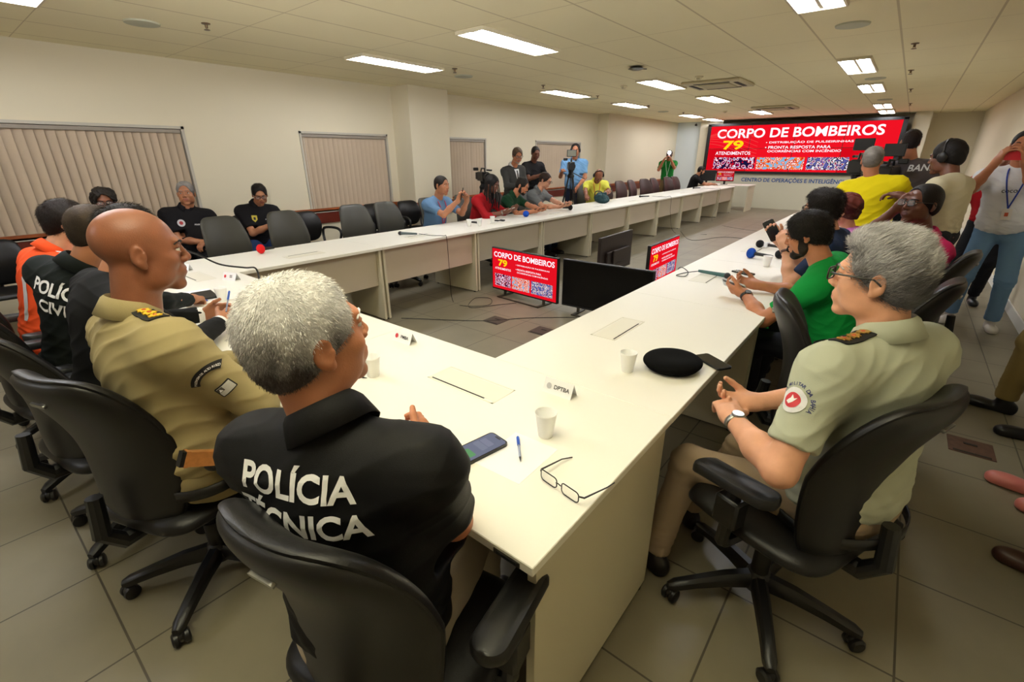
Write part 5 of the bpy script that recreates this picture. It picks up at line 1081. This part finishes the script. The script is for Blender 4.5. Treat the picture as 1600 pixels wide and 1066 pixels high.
# phone lying next to the paper
t = thing('mobile_phone', 'black phone lying on the table with a grey and green screen', 'phone', (-.378, .245, H)); a = R_(-10)
def flat(mb_name, w, h, z0, z1, m, par, r=.01, cx=0, cy=0): return MB().prism(rrect(w, h, r, 5, cx, cy), z0, z1).build(mb_name, m, par)
flat('case', .082, .160, 0, .010, M_phone, t, .014); sc = flat('screen', .072, .150, .010, .0108, emis('chat_screen', (132, 136, 156), .7), t, .010)
for i, (w_, y_, c) in enumerate(((.045, .03, (150, 152, 172)), (.05, .005, (146, 150, 168)), (.042, -.042, (118, 176, 120)))): flat('chat_bubble', w_, .022, .0108, .0112, emis('bubble%d' % i, c, .7), sc, .004, .004 if i == 2 else -.004, y_)
flat('notch', .024, .006, .0108, .0114, M_phone, t, .0028, 0, .070); t.rotation_euler = (0, 0, a)
pz = MB().box((-.078, -.098, 0), (.078, .098, .0009)); p = pz.build('paper_sheet', mat('paper_white', (244, 244, 246), .7), loc=(-.272, .290, H)); p.rotation_euler = (0, 0, R_(2)); tag(p, 'white sheet of paper under the blue pen, beside the phone', 'paper')
def pen(loc, rz, label, cap_up=True, tilt=0):
    t = thing('ballpoint_pen', label, 'pen', loc, rz, 'blue ballpoint pens'); t.rotation_euler = (0, tilt, rz)
    MB().lathe([(.0036, -.03), (.0036, .055)], (0, 0, .004), 8, axes=((0, 1, 0), (0, 0, 1), (1, 0, 0))).build('barrel', mat('pen_clear', (150, 160, 190), .15), t)
    MB().lathe([(.0036, -.03), (.0012, -.046), (.0005, -.05)], (0, 0, .004), 8, axes=((0, 1, 0), (0, 0, 1), (1, 0, 0))).build('tip', mat('pen_tip', (60, 60, 66), .3, metal=.7), t)
    MB().lathe([(.0048, .03), (.0048, .07), (.003, .075)], (0, 0, .0048), 10, axes=((0, 1, 0), (0, 0, 1), (1, 0, 0))).box((.03, -.001, .009), (.065, .001, .011)).build('cap', mat('pen_blue', (20, 80, 190), .3), t); return t
pen((-.278, .308, H+.001), R_(132), 'blue-capped pen lying on the white paper at the bottom centre')
pen((-1.09, .30, H), R_(200), 'blue pen beside the grey-haired head and plastic cup'); pen((-2.72, .30, H+.012), R_(20), 'blue pen on the papers between the dark suit and the notebook')
PC = PEOPLE['C']; pen(tuple(PC['W'][1]+PC['HD'][1]*.07+np.array((.0, 0, .05))), R_(120), 'pen upright in the hand of the man in the black suit', tilt=R_(-60))
MB_ = MB()
# folded eyeglasses on the table
t = thing('eyeglasses', 'black-framed eyeglasses lying open at the table corner', 'glasses', (-.093, .235, H))
q = MB()
for s in (-1, 1):
    P_ = [(s*.034+x, .002*(abs(x)/.02), .018+y*.85) for x, y in rrect(.052, .034, .010, 4)]; q.tube(P_+[P_[0]], .0015, 6)
q.tube([(-.008, 0, .022), (0, -.002, .026), (.008, 0, .022)], .0015, 6); fr = q.build('frame', M_blk, t, smooth=True)
for s in (-1, 1):
    MB().tube([(s*.062, .003, .024), (s*.069, .012, .020), (s*.073, .09, .010), (s*.068, .125, .002)], [.002, .0024, .0018, .0016], 6).build('temple', M_blk, t, smooth=True)
    MB().add([(s*.034+x, .001, .018+y*.85) for x, y in rrect(.05, .032, .009, 4)], [tuple(range(20))]).build('lens', M_lens, t)
t.rotation_euler = (R_(0), 0, R_(-10)); t.scale = (1.1, 1.1, 1.1)
# plastic cups
M_cup = mat('white_plastic_cup', (250, 250, 248), .4)
def cup(x, y, label, z=H):
    t = MB().lathe([(.021, 0), (.0225, .002), (.033, .078), (.0345, .080), (.0338, .083), (.032, .080), (.0215, .004), (.0001, .003)], n=28, cap=False).build('plastic_cup', M_cup, loc=(x, y, z), smooth=True); tag(t, label, 'cup', 'white plastic cups'); return t
cup(-.27, .43, 'white plastic cup between the name card DPTBA and the paper'); cup(-1.05, .35, 'white plastic cup right beside the grey-haired head'); cup(-.28, 1.02, 'white plastic cup left of the black beret'); cup(-.28, 3.46, 'white plastic cup among the microphones on the right table')
cup(-3.70, 3.66, 'front left white cup of three on the left row'); cup(-3.62, 3.76, 'nearest white cup of the three on the left row'); cup(-3.68, 4.08, 'rightmost white cup of the three on the left row'); cup(-2.63, .40, 'translucent cup near the notebook at the front row')
# name cards
def card(x, y, rz, txt, label, logo=(196, 60, 60)):
    t = thing('name_card', label, 'name card', (x, y, H), R_(rz), 'folded name cards'); h = .052; w_ = .060; d = .024
    M_c = mat('card_white', (242, 242, 244), .6)
    q = MB(); q.add([(-w_, -d, 0), (w_, -d, 0), (w_, 0, h), (-w_, 0, h), (-w_, d, 0), (w_, d, 0), (-w_, -d+.001, 0), (w_, -d+.001, 0)], [(0, 1, 2, 3), (3, 2, 5, 4)]); q.build('folded_card', M_c, t)
    al = math.atan2(h, d); M = Matrix.Translation((0, -d/2-.0008, h/2)) @ Matrix.Rotation(al, 4, 'X')
    q = MB(); text_into(q, txt, M @ Matrix.Translation((.016, -.007, .0006)), .021 if len(txt) > 3 else .026, bold=.02); q.build('card_lettering', mat('card_print', (60, 56, 60), .6), t)
    q = MB(); q.prism([( -.037+.010*math.cos(a), .011*math.sin(a)) for a in np.linspace(0, 2*math.pi, 16, endpoint=False)], .0004, .001, M=M); q.build('card_emblem', mat('emblem_%d' % logo[0], logo, .6), t)
card(-.39, .69, 2, 'DPTBA', 'white folded name card reading DPTBA', (176, 176, 182)); card(-1.245, .665, 2, 'PMBA', 'white folded name card reading PMBA with red emblem', (206, 60, 70)); card(-3.15, .655, 20, 'SS', 'small white folded name card near the cable, front row', (206, 170, 80)); card(-3.75, .55, 30, 'CB', 'farthest white folded name card of the front row', (200, 200, 200))
# beret and black phone
F = Fld(); F.ell((0, 0, .034), (.120, .105, .030), k=.02); F.ell((.0, 0, .016), (.100, .09, .016), k=.03); F.ell((.01, .0, .074), (.075, .06, .018), k=.03, op=-1)
bv = F.mesh(.004, noise=.0015, seed=3); b = np_obj('beret', bv, mat('black_felt', (12, 12, 13), .95, bump=.2, bscale=700, spec=.1), None); b.location = (-.150, 1.160, H+.0005); b.rotation_euler = (0, 0, R_(60)); tag(b, 'round black felt beret lying on the right table', 'beret')
t = phone_at((-.035, 1.315, H+.0062), (.55, .85, 0), (-.85, .55, 0), 'dark phone lying right of the black beret', w=.036, h=.075)
t = phone_at((-.36, 3.10, H+.0062), (.4, .9, 0), (-.9, .4, 0), 'dark phone lying by the grey microphone on the right table', w=.036, h=.078)
nb = thing('notebook', 'black notebook with white pages beside the elbow of the khaki officer', 'notebook', (-2.85, .33, H), R_(-8)); MB().box((-.15, -.1, 0), (.15, .1, .008)).build('pages', mat('paper_white', (244, 244, 246), .7), nb); MB().box((-.05, -.02, .008), (.145, .095, .022), bev=.004).build('cover', M_blk, nb)
ps = MB().box((-.11, -.15, 0), (.11, .15, .0015)).build('paper_sheet', MATS['paper_white'], loc=(-2.25, .36, H)); tag(ps, 'white papers under the hands of the man in the black suit', 'paper')
def stack(*a): pass
# microphones
M_foam = lambda c: mat('foam_%d_%d' % (c[0], c[2]), c, .95, bump=.4, bscale=500)
def mic(x, y, rz, label, foam=None, body=(20, 20, 22), length=.2, head=.024, z=H, grille=True, cable=None, flag=None):
    t = thing('microphone', label, 'microphone', (x, y, z), R_(rz), 'handheld microphones'); A = ((0, 1, 0), (0, 0, 1), (1, 0, 0)); r0 = head if foam else .022
    MB().lathe([(.009, -length), (.011, -length+.02), (.0145, -.03), (.0165, -.005)], (0, 0, r0), 14, axes=A).build('handle', mat('mic_%d_%d' % (body[0], body[2]), body, .4), t, smooth=True)
    if foam: MB().ball((.02, 0, r0), (.036, head, head), 18, 12).build('foam_windshield', M_foam(foam), t, smooth=True)
    else: MB().ball((.012, 0, r0), (.024, .022, .022), 16, 10).build('grille', mat('mic_grille', (60, 60, 62), .35, metal=.8, bump=.5, bscale=900), t, smooth=True)
    if flag: MB().box((-.065, -.022, r0-.022), (-.03, .022, r0+.022), bev=.003).build('logo_cube', mat('cube_%d' % flag[0], flag, .5), t)
    return t
def cable(pts, label, r=.003, name='cable'):
    o = MB().tube(spline(pts, 8), r, 6).build(name, M_blk, smooth=True); tag(o, label, 'cable'); return o
mic(-3.80, 2.68, 205, 'grey microphone with hanging cable on the left row', body=(90, 104, 108), length=.19)
cable([(-3.62, 2.78, H+.02), (-3.5, 2.86, H+.004), (-3.38, 2.92, H+.004), (-3.34, 2.93, H-.02), (-3.335, 2.94, .4), (-3.32, 2.95, .02), (-3.1, 2.9, .004), (-2.9, 3.1, .004), (-3.05, 3.3, .004), (-3.2, 3.2, .004), (-3.0, 2.9, .004), (-2.8, 3.2, .004), (-2.7, 3.35, .004)], 'black cable hanging from the grey microphone and coiling on the floor')
t = mic(-3.95, 1.25, 250, 'microphone with a bright red ball windshield on the left row', foam=(226, 22, 26), head=.042, length=.09)
mic(-3.72, 4.86, -60, 'microphone with a blue foam ball before the man in dark green', foam=(20, 80, 196), head=.045, length=.1, flag=(230, 230, 236)); mic(-3.70, 5.98, 60, 'black foam microphone before the man in the grey shirt', foam=(20, 20, 22), head=.042, length=.12)
mic(-3.85, 9.0, 235, 'dark microphone on the table near the first brown chair', length=.2); cable([(-3.68, 9.2, H+.02), (-3.45, 9.35, H+.004), (-3.35, 9.4, H), (-3.33, 9.42, .4), (-3.2, 9.5, .004), (-2.6, 9.7, .004)], 'black cable dropping to the floor by the first brown chairs')
mic(-3.9, 12.4, 235, 'small dark microphone at the far end of the left row'); cable([(-3.75, 12.5, H+.02), (-3.4, 12.7, H+.005), (-3.33, 12.75, H-.02), (-3.33, 12.7, .3), (-3.2, 12.0, .004), (-2.6, 11.2, .004), (-1.6, 10.8, .004), (-.9, 11.0, .004)], 'black cable trailing across the far floor from the far microphone')
mic(-.50, 4.30, 160, 'black foam microphone with a white cube on the right table', foam=(18, 18, 20), head=.036, length=.19, flag=(226, 226, 230)); mic(-.44, 3.72, 165, 'blue foam microphone on the right table', foam=(16, 74, 170), head=.044, length=.16)
mic(-.25, 3.86, 160, 'black foam microphone behind the white cup', foam=(18, 18, 20), head=.036, length=.16); mic(-.12, 3.52, 175, 'black microphone lying right of the white cup', foam=(18, 18, 20), head=.03, length=.12)
mic(-.42, 2.86, -8, 'slim grey-green microphone with a cable on the right table', body=(60, 100, 100), length=.2)
cable([(-.62, 2.88, H+.02), (-.70, 2.84, H+.004), (-.72, 2.72, H+.004), (-.66, 2.74, H+.004), (-.70, 2.9, H+.004), (-.79, 2.95, H), (-.80, 2.97, .5), (-.85, 3.0, .2)], 'thin black cable looping from the slim microphone to the table edge')
cable([(-2.62, .62, H+.004), (-2.70, .66, H+.06), (-2.82, .70, H+.12), (-3.0, .70, H+.10), (-3.2, .62, H+.11), (-3.35, .55, H+.17), (-3.42, .50, H+.20)], 'thick black gooseneck curving over the front row table', .006, 'gooseneck')
tag(MB().ball((-3.45, .48, H+.21), (.018, .014, .014), 12, 8).tube([(-3.42, .50, H+.2), (-3.435, .49, H+.205)], .012, 10).lathe([(.05, 0), (.05, .012), (.02, .018)], (-2.61, .61, H), 20).build('gooseneck_microphone', M_blk, smooth=True), 'black table microphone at the tip of the curved gooseneck', 'microphone')
tag(MB().box((0, 0, 0), (.11, .05, .018), bev=.006).box((.02, .06, 0), (.07, .09, .014), bev=.004).build('key_fob', M_blk, loc=(-3.9, 3.9, H)), 'small dark keys or gadgets beside the man in blue', 'gadget')
tag(MB().box((0, 0, 0), (.07, .05, .015), bev=.005).box((.05, .06, 0), (.12, .1, .02), bev=.005).build('sunglasses', M_blk, loc=(-3.78, 4.22, H)), 'small dark items beside the cup before the dreadlocks', 'gadget')
# floor cables
cable([(-3.3, 2.2, .004), (-2.6, 2.65, .004), (-2.3, 3.0, .004), (-1.9, 3.35, .004)], 'thin black cable on the floor leading to the lit television', .0035)
cable([(-3.2, 9.8, .004), (-2.6, 8.8, .004), (-2.2, 9.6, .004), (-1.4, 9.5, .004), (-.9, 9.2, .004)], 'black cable crossing the open floor between the rows', .004)
t = thing('cable_connector', 'cable with a silver connector on the floor below the table corner', 'connector', (-1.18, 1.22, 0), R_(20)); MB().rod((-.03, 0, .01), (.03, 0, .01), .009, 12).build('metal_plug', M_met, t, smooth=True); MB().tube(spline([(-.3, .04, .006), (-.15, .0, .006), (-.03, 0, .01)], 6), .005, 6).tube(spline([(.03, 0, .01), (.12, .01, .008), (.25, -.1, .006)], 6), .005, 6).build('cord', M_blk, t, smooth=True)
# ================================================================ televisions and monitors on the floor
def tv(center, yaw, W_, H_, label, tg, lit=True, z0=.06, foot=True):
    t = thing('television', label, 'television', (center[0], center[1], 0), R_(yaw), 'televisions standing on the floor')
    MB().box((-W_/2, -.02, z0), (W_/2, .02, z0+H_), bev=.004).box((-W_*.35, .02, z0+.06), (W_*.35, .05, z0+H_*.6), bev=.01).build('casing', M_blk, t)
    if lit: slide(Matrix.Translation((-W_/2+.012, -.0215, z0+H_-.012)) @ Matrix.Rotation(math.pi/2, 4, 'X'), W_-.024, H_-.03, t, False, tg, .9)
    else: MB().box((-W_/2+.012, -.0225, z0+.02), (W_/2-.012, -.02, z0+H_-.012)).build('display_panel', mat('dead_screen', (6, 6, 7), .18, spec=.3), t)
    if foot:
        for s in (-1, 1): MB().box((s*W_*.3-.02, -.12, 0), (s*W_*.3+.02, .12, .012)).box((s*W_*.3-.012, -.012, .01), (s*W_*.3+.012, .012, z0+.01)).build('foot', M_fb, t)
        MB().box((-W_*.3, -.12, 0), (W_*.3, -.105, .012)).build('foot_bar', M_fb, t)
    return t
tv((-2.71, 3.50), -5, 1.0, .50, 'lit television showing the red slide straight to the camera', '_tvA')
tv((-1.68, 3.50), 2, .98, .50, 'switched-off black television right beside the lit one', '_x', lit=False)
tv((-1.72, 5.05), 92, 1.0, .50, 'lit television turned sideways, half hidden by the right table edge', '_tvB', z0=.09)
t = tv((-2.42, 5.15), -88, .98, .50, 'television seen from behind with a brownish black back', '_x', lit=False, z0=.09)
for c_ in t.children:
    if c_.name.startswith('casing'): c_.data.materials[0] = mat('brownish_black', (44, 32, 28), .45)
MB().box((-.2, .05, .22), (.2, .075, .40), bev=.01).build('rear_cover', MATS['brownish_black'], t)
def monitor(x, y, yaw, label, lit):
    t = thing('computer_monitor', label, 'monitor', (x, y, H), R_(yaw)); MB().box((-.25, -.015, .09), (.25, .02, .40), bev=.006).build('casing', M_blk, t); MB().box((-.03, 0, .01), (.03, .02, .15)).box((-.1, -.07, 0), (.1, .08, .012), bev=.003).build('stand', M_blk, t)
    if lit: slide(Matrix.Translation((-.24, -.0165, .39)) @ Matrix.Rotation(math.pi/2, 4, 'X'), .48, .28, t, False, '_mon', .6)
    return t
monitor(-4.42, 15.0, 12, 'dark monitor at the left end of the computer desk', False); monitor(-3.88, 15.0, 12, 'small lit monitor showing the red slide on the computer desk', True)
# ================================================================ cameras
def tripod(x, y, rz, hgt, label, spreadr=.42, dark=True):
    t = thing('tripod', label, 'tripod', (x, y, 0), R_(rz), 'black camera tripods')
    for k in range(3):
        a = k*2*math.pi/3+.3; c, s = math.cos(a), math.sin(a)
        for o in (-.02, .02): pass
        L = MB(); L.tube([(c*.04-s*.02, s*.04+c*.02, hgt-.12), (c*spreadr*.55-s*.022, s*spreadr*.55+c*.022, hgt*.45)], .011, 8); L.tube([(c*.04+s*.02, s*.04-c*.02, hgt-.12), (c*spreadr*.55+s*.022, s*spreadr*.55-c*.022, hgt*.45)], .011, 8); L.tube([(c*spreadr*.5, s*spreadr*.5, hgt*.5), (c*spreadr, s*spreadr, .012)], .012, 8); L.ball((c*spreadr, s*spreadr, .014), .016, 8, 6); L.build('leg', M_blk, t, smooth=True)
    MB().lathe([(.06, hgt-.14), (.07, hgt-.10), (.04, hgt-.05), (.05, hgt-.02), (.05, hgt)], n=16).build('tripod_head', M_blk, t, smooth=True)
    MB().tube([(0, .03, hgt-.04), (.05, .28, hgt-.16)], .009, 8).build('pan_handle', M_blk, t, smooth=True)
def camcorder(x, y, z, rz, label, big=True, monitor_lit=False):
    """looks along local -y"""
    t = thing('video_camera', label, 'camera', (x, y, z), R_(rz), 'video cameras')
    MB().box((-.06, -.16, .0), (.06, .16, .15), bev=.01).box((-.065, .16, .02), (.065, .24, .14), bev=.008).build('camera_body', M_blk, t)
    MB().lathe([(.045, 0), (.05, .02), (.055, .10), (.065, .11), (.065, .17)], (0, -.15, .075), 20, axes=((1, 0, 0), (0, 0, 1), (0, -1, 0))).build('lens_barrel', M_blk, t, smooth=True)
    MB().tube([(0, -.12, .15), (0, -.10, .205), (0, .08, .205), (0, .11, .15)], .012, 8).build('carry_handle', M_blk, t, smooth=True)
    MB().tube([(.07, -.26, .18), (.07, -.02, .18)], .014, 10).build('gun_microphone', M_blk, t, smooth=True)
    MB().box((-.15, .02, .17), (-.07, .09, .22), bev=.008).build('viewfinder', M_blk, t)
    if label.startswith('small'): return t
    m = MB().box((-.09, -.02, .24), (.09, .01, .36), bev=.005).build('monitor_hood', M_blk, t); MB().box((-.08, -.0225 if big else .0105, .25), (.08, -.02 if big else .0125, .35)).build('monitor_panel', emis('pale_panel', (150, 146, 128), .7) if not monitor_lit else emis('lcd_panel', (190, 206, 240), 1.0), m)
tripod(-4.62, 7.45, -30, 1.30, 'black tripod in front of the cameraman in light blue', .3); camcorder(-4.62, 7.45, 1.30, 35, 'black video camera with a pale monitor before the cameraman in light blue')
tripod(-5.35, 5.75, 10, 1.15, 'unattended black tripod beside the pillar window', .3); camcorder(-5.35, 5.75, 1.15, 60, 'small unattended video camera on the tripod by the pillar window')
tripod(.26, 5.72, 10, 1.30, 'black tripod between the yellow and grey T-shirts'); camcorder(.26, 5.72, 1.30, 170, 'big black video camera right of the yellow T-shirt', True, True)
tripod(-.02, 5.95, 40, 1.36, 'second black tripod left of the yellow T-shirt', .3); camcorder(-.02, 5.95, 1.36, 176, 'video camera with dark hood half hidden behind the grey head')
P = PEOPLE['Q']; c = P['H']+P['f']*.17; t = thing('photo_camera', 'black photo camera with a glowing light in the hands of the photographer', 'camera', tuple(c))
MB().obox((0, 0, -.01), (P['r'], P['f'], UP), (.07, .035, .045)).build('camera_body', M_blk, t); MB().lathe([(.035, 0), (.038, .12)], P['f']*.03+UP*-.01, 16, axes=(P['r'], UP, P['f'])).build('lens_barrel', M_blk, t, smooth=True)
MB().lathe([(.001, 0), (.045, 0), (.045, .02), (.001, .02)], P['f']*.03+UP*.085, 16, axes=(P['r'], UP, P['f'])).build('camera_light', emis('bright_lamp', (250, 240, 255), 22), t)
MB().obox(UP*.085-P['r']*.0, (P['r'], P['f'], UP), (.04, .03, .035)).build('light_housing', M_blk, t)
# bag before the man in yellow
F = Fld(); F.ell((0, 0, .08), (.14, .11, .085), k=.03); F.ell((.08, -.02, .05), (.09, .09, .05), k=.03); F.cap((-.06, .0, .16), (.07, .02, .17), .025, k=.03); F.cut((0, 0, -1), (0, 0, .001))
bv = F.mesh(.008, noise=.006, seed=5, nscale=2); t = thing('equipment_bag', 'dark green bag on the table under the hands of the man in yellow', 'bag', (-3.92, 7.42, H)); np_obj('pouch', bv, mat('green_nylon', (24, 62, 66), .7), t); MB().tube(spline([(-.1, -.08, .08), (-.06, -.11, .2), (.06, -.11, .2), (.1, -.08, .08)], 5), .009, 6).build('strap', mat('green_nylon', (24, 62, 66), .7), t, smooth=True)
